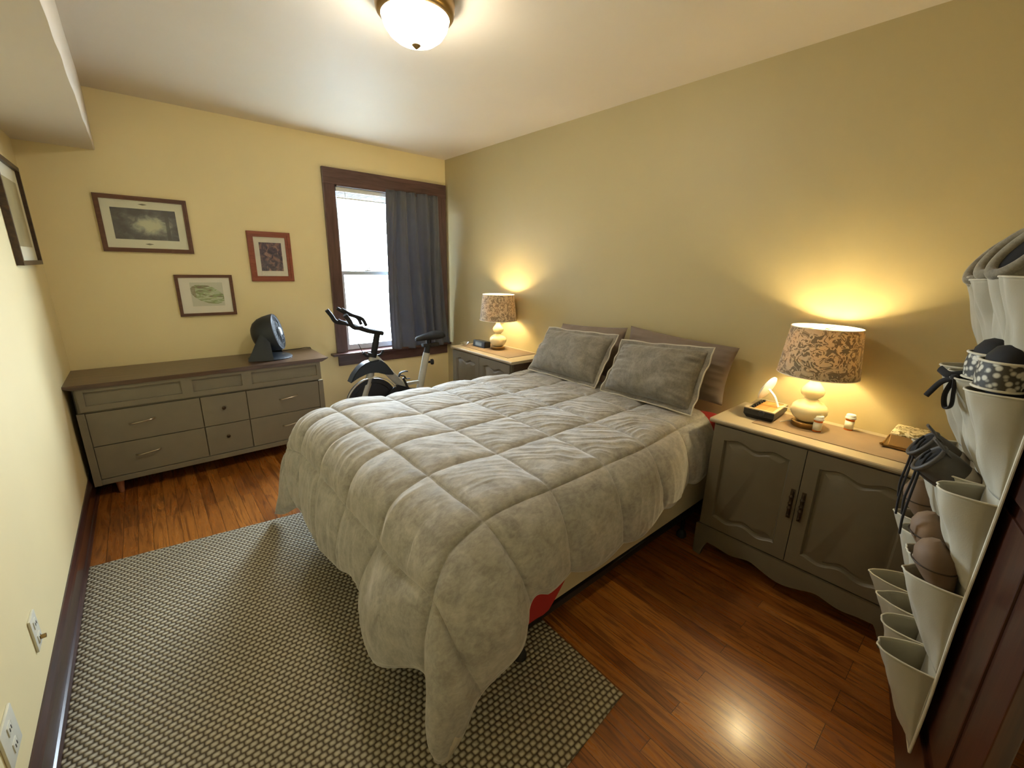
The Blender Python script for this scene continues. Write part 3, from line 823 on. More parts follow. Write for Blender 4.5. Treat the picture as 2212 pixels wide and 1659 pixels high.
# pill bottles
ORANGE = NT('amber_plastic'); ORANGE.base(srgb(226, 118, 36)); ORANGE.set(Roughness=.2, Transmission_Weight=.3)
def bottle(x, y, label):
    e = empty('pill_bottle', (x, y, Z), label, 'bottle', 'pill bottles on the runner'); e['_local'] = 1
    b = nb(); lathe(b, [(.0, 0), (.0165, 0), (.017, .002), (.017, .052), (.014, .055), (0, .055)], n=28); mesh_obj('vial', b, ORANGE.m, e)
    b = nb(); lathe(b, [(.0174, .007), (.0174, .044)], n=28)
    for f in list(b.faces):
        if len(f.verts) > 4: b.faces.remove(f)
    o = mesh_obj('paper_label', b, M['plate'], e); solidify(o, .0003)
    b = nb(); lathe(b, [(.0, .054), (.0200, .054), (.0206, .056), (.0206, .061), (.0185, .063), (.0185, .071), (.0165, .074), (0, .0745)], n=28); mesh_obj('cap', b, M['white'], e)
    return e
pb = bottle(-.216, -3.446, 'white-capped pill bottle in front of the near lamp base')
p2 = copy_tree(pb, None, (.144, -.087, 0)); p2['label'] = 'white-capped pill bottle standing alone near the wall right of the lamp'
# decorated box on a metal tray
bt = empty('trinket_box', (-.10, -3.75, Z), 'tan box with patterned lid on a metal footed tray', 'box')
bm = nb(); box(bm, -.178, -.045, -3.80, -3.690, Z+.008, Z+.056, .002); mesh_obj('box_body', bm, simple('tan_card', srgb(196, 160, 104), .6), bt, False)
tl = NT('leaf_patterned_lid'); lv = tl.coord(); ln = tl.noise(lv, 45, 3, .5, 2.0)
tl.base(tl.ramp(ln, [(.42, srgb(124, 108, 62)), (.5, srgb(222, 208, 166)), (.6, srgb(234, 222, 186))])); tl.set(Roughness=.5)
bm = nb(); P = []
for s, z in ((1.0, Z+.056), (1.0, Z+.062), (.92, Z+.070), (.86, Z+.072)):
    P.append([(-.1115+(x+.1115)*s, -3.745+(y+3.745)*s, z) for x, y in ((-.180, -3.802), (-.043, -3.802), (-.043, -3.688), (-.180, -3.688))])
V = grid(bm, P, closed_v=True); bm.faces.new(V[-1]); bm.faces.new(V[0]); mesh_obj('lid', bm, tl.m, bt, False)
bm = nb(); box(bm, -.198, -.030, -3.815, -3.672, Z+.004, Z+.0078, .001)
tube(bm, [(-.198, -3.815, Z+.008), (-.198, -3.672, Z+.008), (-.030, -3.672, Z+.008), (-.030, -3.815, Z+.008)], .0035, 8, 0, True)
for px, py in ((-.193, -3.677), (-.193, -3.81), (-.035, -3.677), (-.035, -3.81)): lathe(bm, [(0, -.0048), (.0045, -.002), (.0045, .002), (0, .0048)], (px, py, Z+.005), 12)
lathe(bm, [(0, -.007), (.006, -.004), (.007, 0), (.006, .004), (0, .007)], (-.203, -3.672, Z+.014), 12)
mesh_obj('tray', bm, M['brass'], bt)
# clock radio
cr_ = empty('clock_radio', (-.21, -.90, Z), 'black clock radio in front of the far lamp', 'clock')
bm = nb(); prism(bm, [(-.262, Z), (-.19, Z), (-.19, Z+.052), (-.253, Z+.056)], 'Y', -.998, -.828, .003); mesh_obj('case', bm, M['black'], cr_, False)
bm = nb(); prism(bm, [(-.2632, Z+.016), (-.2622, Z+.016), (-.2572, Z+.044), (-.2582, Z+.044)], 'Y', -.960, -.868); mesh_obj('display', bm, simple('grey_display', srgb(96, 100, 98), .15), cr_, False)
# glass dish
bm = nb(); lathe(bm, [(0, .002), (.022, .002), (.038, .018), (.044, .026), (.042, .027), (.036, .019), (.020, .0045), (0, .004)], (-.300, -.765, Z-.0015), 32)
tag(mesh_obj('glass_dish', bm, M['dish'], None), 'small clear glass dish at the far end of the corner cabinet', 'dish')

# ------------------------------------------------------------------ bed
BX0, BX1, BY0, BY1 = -1.875, -.03, -2.985, -1.610
bf = empty('bed_frame', (-.95, -2.3, 0), 'black metal bed frame under the cream box spring', 'bed frame')
b = nb()
for y in (BY0+.012, BY1-.012): box(b, BX0+.02, BX1, y-.016, y+.016, .150, .182, .002)
for x in (BX0+.03, -.95, BX1-.05): box(b, x-.016, x+.016, BY0, BY1, .148, .179, .002)
mesh_obj('rails', b, M['iron'], bf, False)
for x in (-1.565, -.35):
    for y in (BY0+.018, BY1-.018):
        b = nb(); tube(b, [(x, y, .155), (x, y, .045)], .011, 12); l_ = mesh_obj('leg', b, M['iron'], bf)
        b = nb(); lathe(b, [(0, 0.009), (.018, .009), (.027, .017), (.027, .032), (.020, .046), (.012, .056), (0, .058)], (x, y, 0), 24); c_ = mesh_obj('glide', b, M['rubber'], None); c_.parent = l_
b = nb(); box(b, BX0, BX1, BY0, BY1, .184, .395, .022, 3)
for k in range(2): pass
tag(mesh_obj('box_spring', b, M['cream'], None), 'cream box spring under the mattress', 'box spring')
b = nb(); box(b, BX0+.005, BX1, BY0+.005, BY1-.005, .398, .655, .045, 4)
tag(mesh_obj('mattress', b, M['cream'], None), 'thick mattress under the red sheet and comforter', 'mattress')
# red fitted sheet: wraps the mattress and drops over the foot corner of the box spring
bm = nb(); nU = 160; P = []
def rr_loop(d, r, n):
    x0, x1, y0, y1 = BX0-d, BX1+.02, BY0-d, BY1+d; pts = []
    for cx_, cy_, a0 in ((x0+r, y0+r, PI), (x1-r, y0+r, 1.5*PI), (x1-r, y1-r, 0), (x0+r, y1-r, .5*PI)):
        for k in range(n//4): a = a0+.5*PI*k/(n//4-1); pts.append((cx_+r*math.cos(a), cy_+r*math.sin(a)))
    # insert samples on long edges
    out = []
    for i in range(len(pts)):
        a, c = Vector(pts[i]), Vector(pts[(i+1) % len(pts)]); m = max(1, int((c-a).length/.03))
        for k in range(m): out.append(a.lerp(c, k/m))
    return out
lp = rr_loop(.004, .07, 40)
def hemz(p):
    dx, dy = p.x-BX0, p.y-BY0
    z = .40
    if dy < .05: z = .40-.225*max(0, 1-max(0, dx-.42)/.22)**1.0 if dx < .64 else .40
    elif dx < .05: z = .40-.225*max(0, 1-dy/.5)
    return z+.006*math.sin(p.x*30+p.y*22)
for f, (d, zz) in enumerate(((-.10, .6665), (-.045, .664), (-.012, .652), (.002, .625), (.004, .55), (.005, .45), (.006, None), (.002, -1))):
    row = []
    for p in lp:
        c = Vector((min(max(p.x, BX0+.12), BX1-.02), min(max(p.y, BY0+.12), BY1-.12)))
        v = p-c; L = v.length; q_ = c+v*((L+d)/L) if L > 1e-6 else p
        z = zz if zz not in (None, -1) else hemz(p)-(0.0 if zz is None else .003)
        row.append((q_.x, q_.y, z+.0))
    P.append(row)
V = grid(bm, P, closed_v=True); bm.faces.new(V[0])
tag(mesh_obj('fitted_sheet', bm, M['red'], None), 'red sheet showing at the foot corner and beside the pillows', 'sheet')

# comforter: net of measured seam crossings, smooth interpolation, quilted puffs and gathers
TS = [-1, -.5, 0, .5, 1, 2, 3, 4, 4.5, 5, 5.5, 6]
SS = [0, 1, 2, 3, 4, 5, 5.5, 6, 6.5, 7]
XS = {0: -.20, 1: -.53, 2: -.84, 3: -1.14, 4: -1.45, 5: -1.765, 5.5: -1.905}
main = {-1: (-1.50, .27), -.5: (-1.505, .42), 0: (-1.525, .57), .5: (-1.60, .685), 1: (-1.755, .708), 2: (-2.06, .717), 3: (-2.37, .722), 4: (-2.67, .717), 4.5: (-2.83, .712), 5: (-2.975, .690), 5.5: (-3.062, .57), 6: (-3.078, .41)}
NETP = {}
for s in SS[:7]:
    for t in TS:
        y, z = main[t]; x = XS[s]
        if s == 5.5: z = z-.055; x = x+(.02 if t in (5, 4.5) else 0)
        if s <= 1 and t >= 5: y = {5: -2.95, 5.5: -3.018, 6: -3.025}[t]
        if s <= 1 and t <= .5: y = {-1: -1.585, -.5: -1.59, 0: -1.595, .5: -1.635}[t]
        if s == 0 and t >= 5: y += .012
        NETP[(s, t)] = (x, y, z)
NETP.update({(4, 6): (-1.43, -3.08, .40), (3, 6): (-1.11, -3.08, .375), (2, 6): (-.80, -3.075, .41), (1, 6): (-.50, -3.03, .42),
 (5, 5): (-1.752, -2.985, .690), (5, 5.5): (-1.70, -3.085, .56), (5, 6): (-1.645, -3.10, .40),
 (5.5, 5): (-1.880, -2.985, .635), (5.5, 5.5): (-1.800, -3.115, .47), (5.5, 6): (-1.70, -3.125, .275),
 (6, -1): (-1.985, -1.37, .19), (6, -.5): (-1.975, -1.38, .31), (6, 0): (-1.962, -1.415, .425), (6, .5): (-1.955, -1.55, .47), (6, 1): (-1.952, -1.69, .50), (6, 2): (-1.955, -2.01, .513), (6, 3): (-1.955, -2.335, .508), (6, 4): (-1.955, -2.64, .515), (6, 4.5): (-1.96, -2.84, .52), (6, 5): (-1.958, -3.015, .535), (6, 5.5): (-1.925, -3.11, .385), (6, 6): (-1.865, -3.13, .225),
 (6.5, -1): (-2.02, -1.37, .11), (6.5, -.5): (-2.00, -1.40, .20), (6.5, 0): (-1.985, -1.50, .27), (6.5, .5): (-1.975, -1.62, .32), (6.5, 1): (-1.972, -1.72, .34), (6.5, 2): (-1.985, -2.01, .33), (6.5, 3): (-1.985, -2.29, .335), (6.5, 4): (-1.985, -2.57, .355), (6.5, 4.5): (-2.025, -2.78, .33), (6.5, 5): (-1.975, -3.00, .38), (6.5, 5.5): (-1.995, -3.095, .25), (6.5, 6): (-1.925, -3.125, .115),
 (7, -1): (-2.06, -1.37, .035), (7, -.5): (-2.02, -1.45, .06), (7, 0): (-1.98, -1.60, .16), (7, .5): (-1.985, -1.67, .17), (7, 1): (-1.985, -1.74, .18), (7, 2): (-2.00, -2.00, .155), (7, 3): (-1.99, -2.25, .18), (7, 4): (-1.985, -2.50, .21), (7, 4.5): (-2.04, -2.73, .125), (7, 5): (-1.975, -2.985, .25), (7, 5.5): (-2.015, -3.090, .075), (7, 6): (-1.975, -3.105, .022)})
def hermite(ks, vals, x):
    """vals: array (n, m, 3); returns interpolated at x array"""
    ks = np.array(ks, float); vals = np.asarray(vals, float); n = len(ks)
    d = np.zeros_like(vals); h = np.diff(ks); sl = (vals[1:]-vals[:-1])/h[:, None, None]
    d[0] = sl[0]; d[-1] = sl[-1]
    for i in range(1, n-1): d[i] = (sl[i-1]*h[i]+sl[i]*h[i-1])/(h[i]+h[i-1])
    i = np.clip(np.searchsorted(ks, x, 'right')-1, 0, n-2); u = ((x-ks[i])/h[i])[:, None, None]; H = h[i][:, None, None]
    return (2*u**3-3*u**2+1)*vals[i]+(u**3-2*u**2+u)*H*d[i]+(-2*u**3+3*u**2)*vals[i+1]+(u**3-u**2)*H*d[i+1]
net = np.array([[NETP[(s, t)] for t in TS] for s in SS])           # (S,T,3)
RS, RT = 7*64+1, 7*64+1
sv = np.linspace(0, 7, RS); tv = np.linspace(-1, 6, RT)
A_ = hermite(SS, net, sv)                                            # (RS,T,3)
B_ = hermite(TS, A_.transpose(1, 0, 2), tv).transpose(1, 0, 2)       # (RS,RT,3)
gs = np.gradient(B_, axis=0); gt = np.gradient(B_, axis=1)
nrm = np.cross(gs, gt); nrm /= np.linalg.norm(nrm, axis=2, keepdims=True)+1e-9
if nrm[RS//3, RT//2, 2] < 0: nrm = -nrm
S_, T_ = np.meshgrid(sv, tv, indexing='ij')
fs = np.abs(S_-np.round(S_)); ft = np.abs(T_-np.round(T_))
puff = (1-np.exp(-fs/.045))*(1-np.exp(-ft/.045))
dome = np.sin(PI*np.clip(fs, 0, .5))*np.sin(PI*np.clip(ft, 0, .5))
top = 1/(1+np.exp((S_-5.0)*5))/(1+np.exp((T_-5.0)*6))/(1+np.exp((.7-T_)*6))
h = puff*(.009+.015*np.sqrt(np.clip(dome, 0, 1)))*(1-.30*top)+.002
h -= .004*np.exp(-(np.minimum(fs, ft)/.012)**2)
# gathers
wr = np.zeros_like(h)
for i in range(RS):
    for j in range(RT):
        x, y, z = B_[i, j]; s, t = S_[i, j], T_[i, j]
        if top[i, j] > .05:
            c0 = .80*x-.60*y; c1 = .60*x+.80*y
            cell = (math.floor(s)*7+math.floor(t)*13) % 17
            wob = .10*noise.noise(Vector((c0*3, c1*2.5, cell)))+.02*noise.noise(Vector((c0*11, c1*5, cell)))
            w = noise.noise(Vector((c0*2.4+cell, (c1+wob)*34, cell*.7)))
            w2 = noise.noise(Vector((c0*4.5+cell, (c1+wob)*70, cell*.7+5)))
            k = (1-min(1, abs(w)*2.6))**1.6+.35*(1-min(1, abs(w2)*2.4))
            fade = .22+.78*min(1, max(0, (4.4-s)/1.8))
            wr[i, j] += top[i, j]*fade*.0058*k*min(1, puff[i, j]*1.2)
        sd = 1-top[i, j]
        if sd > .05:
            near = t > 4.6
            a = (x if near else y)
            if s > 5 and not near: a = y
            w = .85*noise.noise(Vector((a*8, z*2.6, 3.1)))+.30*(1-2.2*abs(noise.noise(Vector((a*21+1.6*z, z*4.2, 8.1)))))-.14
            seamd = min(1, 2.2*min(fs[i, j], .5))
            wr[i, j] += sd*.013*w*(.5+.5*seamd)
        wr[i, j] += .0030*noise.noise(Vector((x*16, y*16, z*16)))
h = h+wr
edge = np.minimum(np.minimum(6.99-S_+.02, T_+1.01), 6.01-T_); h *= np.clip(edge/.10, .15, 1)
# a soft vertical groove where the corner folds
F_ = B_+nrm*h[..., None]
F_[..., 2] -= .045*np.sin(PI*(S_-np.floor(S_)))*np.clip((T_-5.35)/.65, 0, 1)*np.clip((5.0-S_)*2, 0, 1)
F_[..., 2] = np.maximum(F_[..., 2], .014)
bm = nb(); grid(bm, [[tuple(F_[i, j]) for j in range(RT)] for i in range(RS)])
bm.faces.ensure_lookup_table()
for i in range(RS-1):
    if sv[i] < 6.55: continue
    for j in range(RT-1):
        if tv[j] > 5.78+.10*(7-sv[i]): bm.faces[i*(RT-1)+j].material_index = 1     # lining turned out at the dangling corner
o = mesh_obj('comforter', bm, [M['comforter'], M['piping']], None, True, 180); solidify(o, .012)
tag(o, 'quilted taupe velvet comforter spread over the bed', 'comforter')

# pillows
def pillow(name, label, c, thick, mat, cat='pillow', flange=0.0, pipe=False, seed=0, crumple=1.0, group=None):
    """c: bottom-left, bottom-right, top-left, top-right corners seen from the foot of the bed"""
    BL, BR, TL, TR = [Vector(q) for q in c]
    n_ = (BR-BL).cross(TL-BL).normalized()
    if n_.x > 0: n_ = -n_
    cen = (BL+BR+TL+TR)/4
    e = empty(name, cen, label, cat, group)
    def at(a, b_):   # a,b in -1..1
        u, v = (a+1)/2, (b_+1)/2
        p = BL*(1-u)*(1-v)+BR*u*(1-v)+TL*(1-u)*v+TR*u*v
        return p
    N, K = 64, 44
    bm = nb(); rows = {}
    for side in (1, -1):
        P = []
        for i in range(K+1):
            b_ = -1+2*i/K; row = []
            for j in range(N+1):
                a = -1+2*j/N
                pin = 1-.055*(1-a*a)*(abs(b_)**3); pin2 = 1-.05*(1-b_*b_)*(abs(a)**3)
                p = at(a*pin2, b_*pin)
                th = thick*.5*(max(0, 1-abs(a)**2.6)*max(0, 1-abs(b_)**2.4))**.48*(1-.12*b_)
                ed = max(abs(a), abs(b_))
                w = noise.noise(Vector((a*2.5+seed, b_*2.5, side)))*.012+noise.noise(Vector((a*2+seed, b_*9, 3)))*.007*crumple*max(0, abs(a)-.2)*2+noise.noise(Vector((a*12+seed, b_*3, 9)))*.006*crumple*max(0, abs(b_)-.3)
                f = min(1, (1-ed)*8)
                row.append(p+n_*side*(th+w*f))
            P.append(row)
        grid(bm, P)
    bmesh.ops.remove_doubles(bm, verts=bm.verts, dist=1e-5)
    body = mesh_obj('pillow_body', bm, mat, e, True, 80)
    if flange:
        loop = []; M_ = 160
        for k in range(M_):
            q_ = 4*k/M_; sd, f = int(q_), q_-int(q_)
            a, b_ = ((-1+2*f, -1), (1, -1+2*f), (1-2*f, 1), (-1, 1-2*f))[sd]
            loop.append((a, b_))
        W_, H_ = (BR-BL).length/2, (TL-BL).length/2
        P = []
        for m_ in range(4):
            d = flange*m_/3; row = []
            for k, (a, b_) in enumerate(loop):
                pin = 1-.055*(1-a*a)*(abs(b_)**3)*(1-m_/3*.6); pin2 = 1-.05*(1-b_*b_)*(abs(a)**3)*(1-m_/3*.6)
                aa = a*pin2*(1+(d-.006)/W_ if abs(a) > .999 else 1+(d-.006)/W_*0); bb = b_*pin*(1+(d-.006)/H_ if abs(b_) > .999 else 1)
                if abs(a) > .93 and abs(b_) > .93: pass
                wv = (m_/3)*(.004*math.sin(k*.55+seed)+.020*noise.noise(Vector((k*.09, seed, 1))))
                p = at(aa, bb)+n_*(wv+.002); row.append(p)
            P.append(row)
        bm = nb(); grid(bm, P, closed_v=True)
        fl = mesh_obj('flange', bm, mat, e, True, 80); solidify(fl, .006, 0)
        if pipe:
            bm = nb(); tube(bm, P[-1], .0042, 8, 0, True); mesh_obj('piping', bm, M['piping'], e)
    return e
pillow('pillow', 'brown pillow against the wall on the side nearer the window', ((-.20, -1.70, .765), (-.20, -2.33, .765), (-.085, -1.74, 1.055), (-.085, -2.31, 1.09)), .13, M['pillow'], seed=5, crumple=.6)
pillow('pillow', 'brown pillow against the wall behind the cream-piped sham', ((-.19, -2.34, .765), (-.19, -3.01, .765), (-.08, -2.33, 1.105), (-.08, -3.01, 1.065)), .13, M['pillow'], seed=11, crumple=1.4)
pillow('pillow_sham', 'taupe velvet pillow sham on the side nearer the window', ((-.385, -1.730, .755), (-.400, -2.320, .757), (-.230, -1.750, 1.020), (-.245, -2.335, 1.042)), .21, M['sham'], 'pillow', .024, True, 1)
pillow('pillow_sham', 'taupe velvet pillow sham with cream piping nearer the camera', ((-.405, -2.400, .757), (-.405, -2.940, .760), (-.260, -2.410, 1.022), (-.260, -2.938, 1.056)), .21, M['sham'], 'pillow', .024, True, 3, 1.8)

# ------------------------------------------------------------------ exercise bike
bk = empty('exercise_bike', (-.95, -.60, 0), 'pale grey exercise bike standing in front of the window', 'exercise bike')
Yb = -.60
def b3(x, z, dy=0): return (x, Yb+dy, z)
b = nb(); tube(b, [b3(-1.045, .905), b3(-1.105, .66)], .026, 14, flat=(.8, 1)); mesh_obj('handlebar_post', b, M['rubber'], bk)
b = nb(); tube(b, [b3(-1.090, .745), b3(-1.13, .56), b3(-1.205, .36), b3(-1.27, .10)], .031, 14, 3, flat=(.8, 1)); mesh_obj('front_fork', b, M['bikegrey'], bk)
b = nb(); tube(b, [b3(-1.094, .752), b3(-1.102, .722)], .036, 16); tube(b, [b3(-1.098, .735), b3(-1.14, .735), b3(-1.17, .765)], .012, 10, 3); tube(b, [b3(-1.098, .725), b3(-1.03, .730), b3(-1.0, .765)], .010, 10, 3); mesh_obj('clamp_collar', b, M['rubber'], bk)
b = nb(); tube(b, [b3(-1.17, .755), b3(-1.20, .83), b3(-1.215, .86)], .0025, 6, 3); mesh_obj('brake_wire', b, M['rubber'], bk)
b = nb(); tube(b, [b3(-1.085, .715), b3(-.95, .555), b3(-.80, .38)], .034, 14, 3, flat=(.7, 1)); mesh_obj('main_tube', b, M['bikegrey'], bk)
b = nb(); tube(b, [b3(-.600, .70), b3(-.672, .42), b3(-.74, .12)], .032, 14, 3, flat=(.8, 1)); mesh_obj('seat_tube', b, M['bikegrey'], bk)
b = nb(); tube(b, [b3(-.583, .775), b3(-.604, .69)], .025, 14); box(b, -.64, -.48, Yb-.022, Yb+.022, .752, .785, .008); tube(b, [b3(-.575, .785), b3(-.575, .815)], .022, 12); mesh_obj('seat_post', b, M['rubber'], bk)
b = nb(); lathe(b, [(0, 0), (.010, 0), (.010, .02), (.024, .024), (.026, .045), (.018, .052), (0, .053)], b3(-.590, .615), 20, (1, -.4, 0)); mesh_obj('adjuster_knob', b, M['rubber'], bk)
# saddle
b = nb(); secs = []
for x, hw, z, t in ((-.705, .012, .828, .012), (-.69, .022, .832, .020), (-.64, .032, .838, .026), (-.58, .055, .845, .032), (-.53, .088, .850, .036), (-.485, .100, .853, .036), (-.455, .085, .852, .030), (-.440, .04, .850, .015)):
    secs.append((b3(x, z), (0, hw, 0), (0, 0, t)))
loft(b, secs, 24); mesh_obj('saddle', b, M['rubber'], bk)
b = nb()
for s in (-1, 1):
    tube(b, [b3(-1.01, .918, 0), b3(-1.05, .925, .05*s), b3(-1.16, .955, .10*s), b3(-1.27, 1.0, .13*s), b3(-1.30, 1.015, .14*s)], .014, 12, 5)
tube(b, [b3(-.995, .905), b3(-1.12, .935), b3(-1.24, .985)], .017, 12, 3)
tube(b, [b3(-1.24, .982, -.16), b3(-1.24, .985, .16)], .014, 12)
mesh_obj('handlebar', b, M['rubber'], bk)
for s in (-1, 1):
    b = nb(); tube(b, [b3(-1.225, .985, .16*s), b3(-1.30, 1.00, .185*s), b3(-1.33, 1.05, .195*s), b3(-1.36, 1.095, .20*s)], .0165, 12, 5); mesh_obj('grip', b, M['rubber'], bk)
    b = nb(); tube(b, [b3(-1.15, .985, .05*s), b3(-1.18, 1.04, .05*s), b3(-1.26, 1.075, .05*s), b3(-1.33, 1.12, .05*s)], .013, 12, 5); mesh_obj('aero_grip', b, M['rubber'], bk)
# flywheel, guard, crank
b = nb(); lathe(b, [(0, -.016), (.17, -.016), (.175, -.022), (.208, -.022), (.212, -.018), (.212, .018), (.208, .022), (.175, .022), (.17, .016), (0, .016)], b3(-1.125, .335), 60, (0, 1, 0)); mesh_obj('flywheel', b, M['black'], bk, True, 25)
b = nb(); tube(b, [b3(-1.125+.226*math.cos(a), .335+.226*math.sin(a), -.045) for a in [math.radians(10+q_*7) for q_ in range(24)]], .006, 6); mesh_obj('flywheel_trim', b, M['bikegrey'], bk)
b = nb(); poly = [(-1.305, .535), (-1.27, .60), (-1.22, .655), (-1.16, .69), (-1.05, .70), (-1.0, .66), (-.955, .60), (-.93, .555), (-1.0, .565), (-1.08, .595), (-1.15, .60), (-1.24, .570)]
prism(b, poly, 'Y', Yb-.045, Yb+.045, .008); mesh_obj('wheel_guard', b, M['fanblack'], bk, True, 30)
b = nb(); poly = [(-1.0+0*.1, .40), (-.92, .47), (-.80, .42), (-.70, .40), (-.66, .34), (-.72, .26), (-.86, .25), (-1.0, .30)]
prism(b, poly, 'Y', Yb-.055, Yb-.03, .008); mesh_obj('chain_guard', b, M['black'], bk, True, 30)
b = nb(); box(b, -.86, -.69, Yb-.015, Yb+.015, .435, .462, .004); mesh_obj('cross_tube', b, M['bikegrey'], bk, False)
b = nb(); tube(b, [b3(-.90, .535, -.05), b3(-.885, .565, -.05), b3(-.845, .575, -.05), b3(-.82, .572, -.05)], .012, 8, 4, flat=(1.4, .5)); tube(b, [b3(-.88, .545, -.05), b3(-.85, .535, -.05), b3(-.835, .51, -.05), b3(-.80, .505, -.05)], .010, 8, 4, flat=(1.4, .5)); tube(b, [b3(-.86, .52, -.05), b3(-.80, .36, -.06)], .010, 8); mesh_obj('pedal', b, M['rubber'], bk)
for x in (-1.28, -.60):
    b = nb(); tube(b, [(x, Yb-.24, .035), (x, Yb+.24, .035)], .030, 14); mesh_obj('stabilizer', b, M['bikegrey'], bk)
b = nb(); tube(b, [b3(-1.27, .06), b3(-.95, .12), b3(-.60, .06)], .025, 12, 4); mesh_obj('base_tube', b, M['bikegrey'], bk)

# ------------------------------------------------------------------ shoe organizer on the door
og = empty('shoe_organizer', dp(.245, 0, 1.95), 'natural canvas pocket shoe organizer hanging on the dark wooden door', 'shoe organizer')
CW, RZ, DZ = .1225, .455, .25
bm = nb(); P = []
for i in range(70):
    z = .20+(1.53-.20)*i/69; row = []
    for j in range(24):
        a = .49*j/23; row.append((a, .0012+.004*noise.noise(Vector((a*9, z*4, 0)))+.003, z))
    P.append(row)
grid(bm, P); o = dmesh('backing', bm, M['canvas'], og, True, 80); solidify(o, .0015)
for a in (0.0, .49):
    bm = nb(); tube(bm, [(a, .004+.003*noise.noise(Vector((a, z_*.09, 2))), .20+z_*.0266) for z_ in range(51)], .0035, 8); dmesh('edge_binding', bm, M['canvas_trim'], og)
bm = nb(); tube(bm, [(0, .004, .20), (.49, .004, .20)], .0035, 8); dmesh('edge_binding', bm, M['canvas_trim'], og)
for a in (.08, .41):
    bm = nb(); tube(bm, [(a, .003, 1.50), (a, .003, 2.034), (a, -.05, 2.037), (a, -.052, 1.99)], .004, 8); dmesh('hook', bm, M['steel'], og)
def pocket(j, k, prot=.098, sag=0.0, seed=0):
    a0 = CW*j; zr = RZ+DZ*k; N, K = 28, 26; P = []; rim = []
    for i in range(K+1):
        v = i/K; row = []
        for q_ in range(N+1):
            u = q_/N
            arch = math.sin(PI*u)**.62
            # pleats hold the bottom flat; fabric folds towards the base
            pr = prot*(1-v)**.85*arch+.004*(1-abs(2*u-1))
            w = .012*noise.noise(Vector((u*3+seed, v*2.4, j+k*3)))+.007*noise.noise(Vector((u*8+seed, v*3, k)))*(1-abs(2*u-1))
            w *= min(1, arch*1.2)*min(1, (1-v)*5+.15)
            a = a0+.002+(CW-.004)*u
            a += (u-.5)*0.012*(1-v)*math.sin(PI*u)
            row.append((a, .007+pr+max(w, -pr*.5), zr-.235*v-sag*arch*(1-v)-.006*v*math.sin(u*PI)))
        P.append(row)
    bm = nb(); grid(bm, P); o = dmesh('pocket', bm, M['canvas'], og, True, 80); solidify(o, .0016)
    bm = nb(); tube(bm, P[0], .0024, 7); r_ = dmesh('rim_binding', bm, M['canvas_trim'], None); r_.parent = o
    return o
for k in range(5):
    for j in range(4):
        pr = .097+.012*noise.noise(Vector((j*3.1, k*2.7, 1)))
        if (j, k) in ((0, 0), (3, 0)): pr = .112
        pocket(j, k, pr, .012*(noise.noise(Vector((j*1.7, k*1.1, 5)))+.3), j*5+k)

BROWN = simple('brown_leather', srgb(116, 92, 68), .7, var=.22, scale=9)
DKSHOE = simple('charcoal_shoe_nylon', srgb(70, 64, 56), .55, var=.12)
BLKSHOE = simple('black_suede', srgb(16, 14, 15), .8)
GREY = velvet('grey_fleece_slipper', srgb(112, 104, 86), srgb(150, 142, 122), .5, 14)
DARKIN = simple('dark_shoe_inside', srgb(14, 12, 11), .9)
SNAKE = NT('snake_pattern_strap'); _v = SNAKE.coord(); _vo = SNAKE.add('ShaderNodeTexVoronoi'); _vo.inputs['Scale'].default_value = 75; SNAKE.link(_v, _vo.inputs[0])
SNAKE.base(SNAKE.ramp(_vo.outputs['Distance'], [(.3, srgb(206, 202, 184)), (.55, srgb(60, 56, 46))])); SNAKE.set(Roughness=.6)
MAROON = simple('maroon_lining', srgb(84, 22, 24), .7)
BAND = fabric('pale_grey_band', srgb(176, 164, 146), .85)
LACE = fabric('black_lace', srgb(24, 20, 18), .9)
def shoe(label, parts, cat='shoe', group=None, base=(0, 0, 0), name='shoe'):
    e = empty(name, dp(*base), label, cat, group)
    for nm, fn, mt in parts:
        bm = nb(); fn(bm); dmesh(nm, bm, mt, e, True, 60)
    return e
def dl(secs, n=22, cap=True): return lambda bm: loft(bm, secs, n, cap)
# brown pair, second row from the bottom (rim z=.705)
def brown(a, zt, dn, label):
    secs = []
    for z, hw, d, n0 in ((.60, .030, .012, .022), (.66, .038, .020, .030), (.70, .042, .026, .036), (.725, .048, .036, .046), (.750, .052, .044, .055), (.785, .051, .045, .058), (.806, .044, .038, .057), (.819, .030, .024, .055), (.825, .010, .008, .054)):
        secs.append(((a, n0+dn, zt-(.826-z)), (hw, 0, 0), (0, d, .010)))
    ring = [(a+.0525*math.cos(q_*PI/20), .0565+dn+.0465*math.sin(q_*PI/20), zt-.058) for q_ in range(40)]
    return shoe(label, [('upper', dl(secs), BROWN), ('seam', lambda bm: tube(bm, ring, .0018, 6, 0, True), M['bronze'])], 'shoe', 'brown shoes in the organizer', (a, .05, zt-.1))
brown(.062, .800, .002, 'brown leather shoe heel up in the near organizer pocket, second row from the bottom')
brown(.184, .820, .002, 'brown leather shoe behind its mate in the organizer, one pocket further from the camera')
brown(.430, .820, .0, 'dark brown shoe in the farthest organizer pocket above the lowest rows')
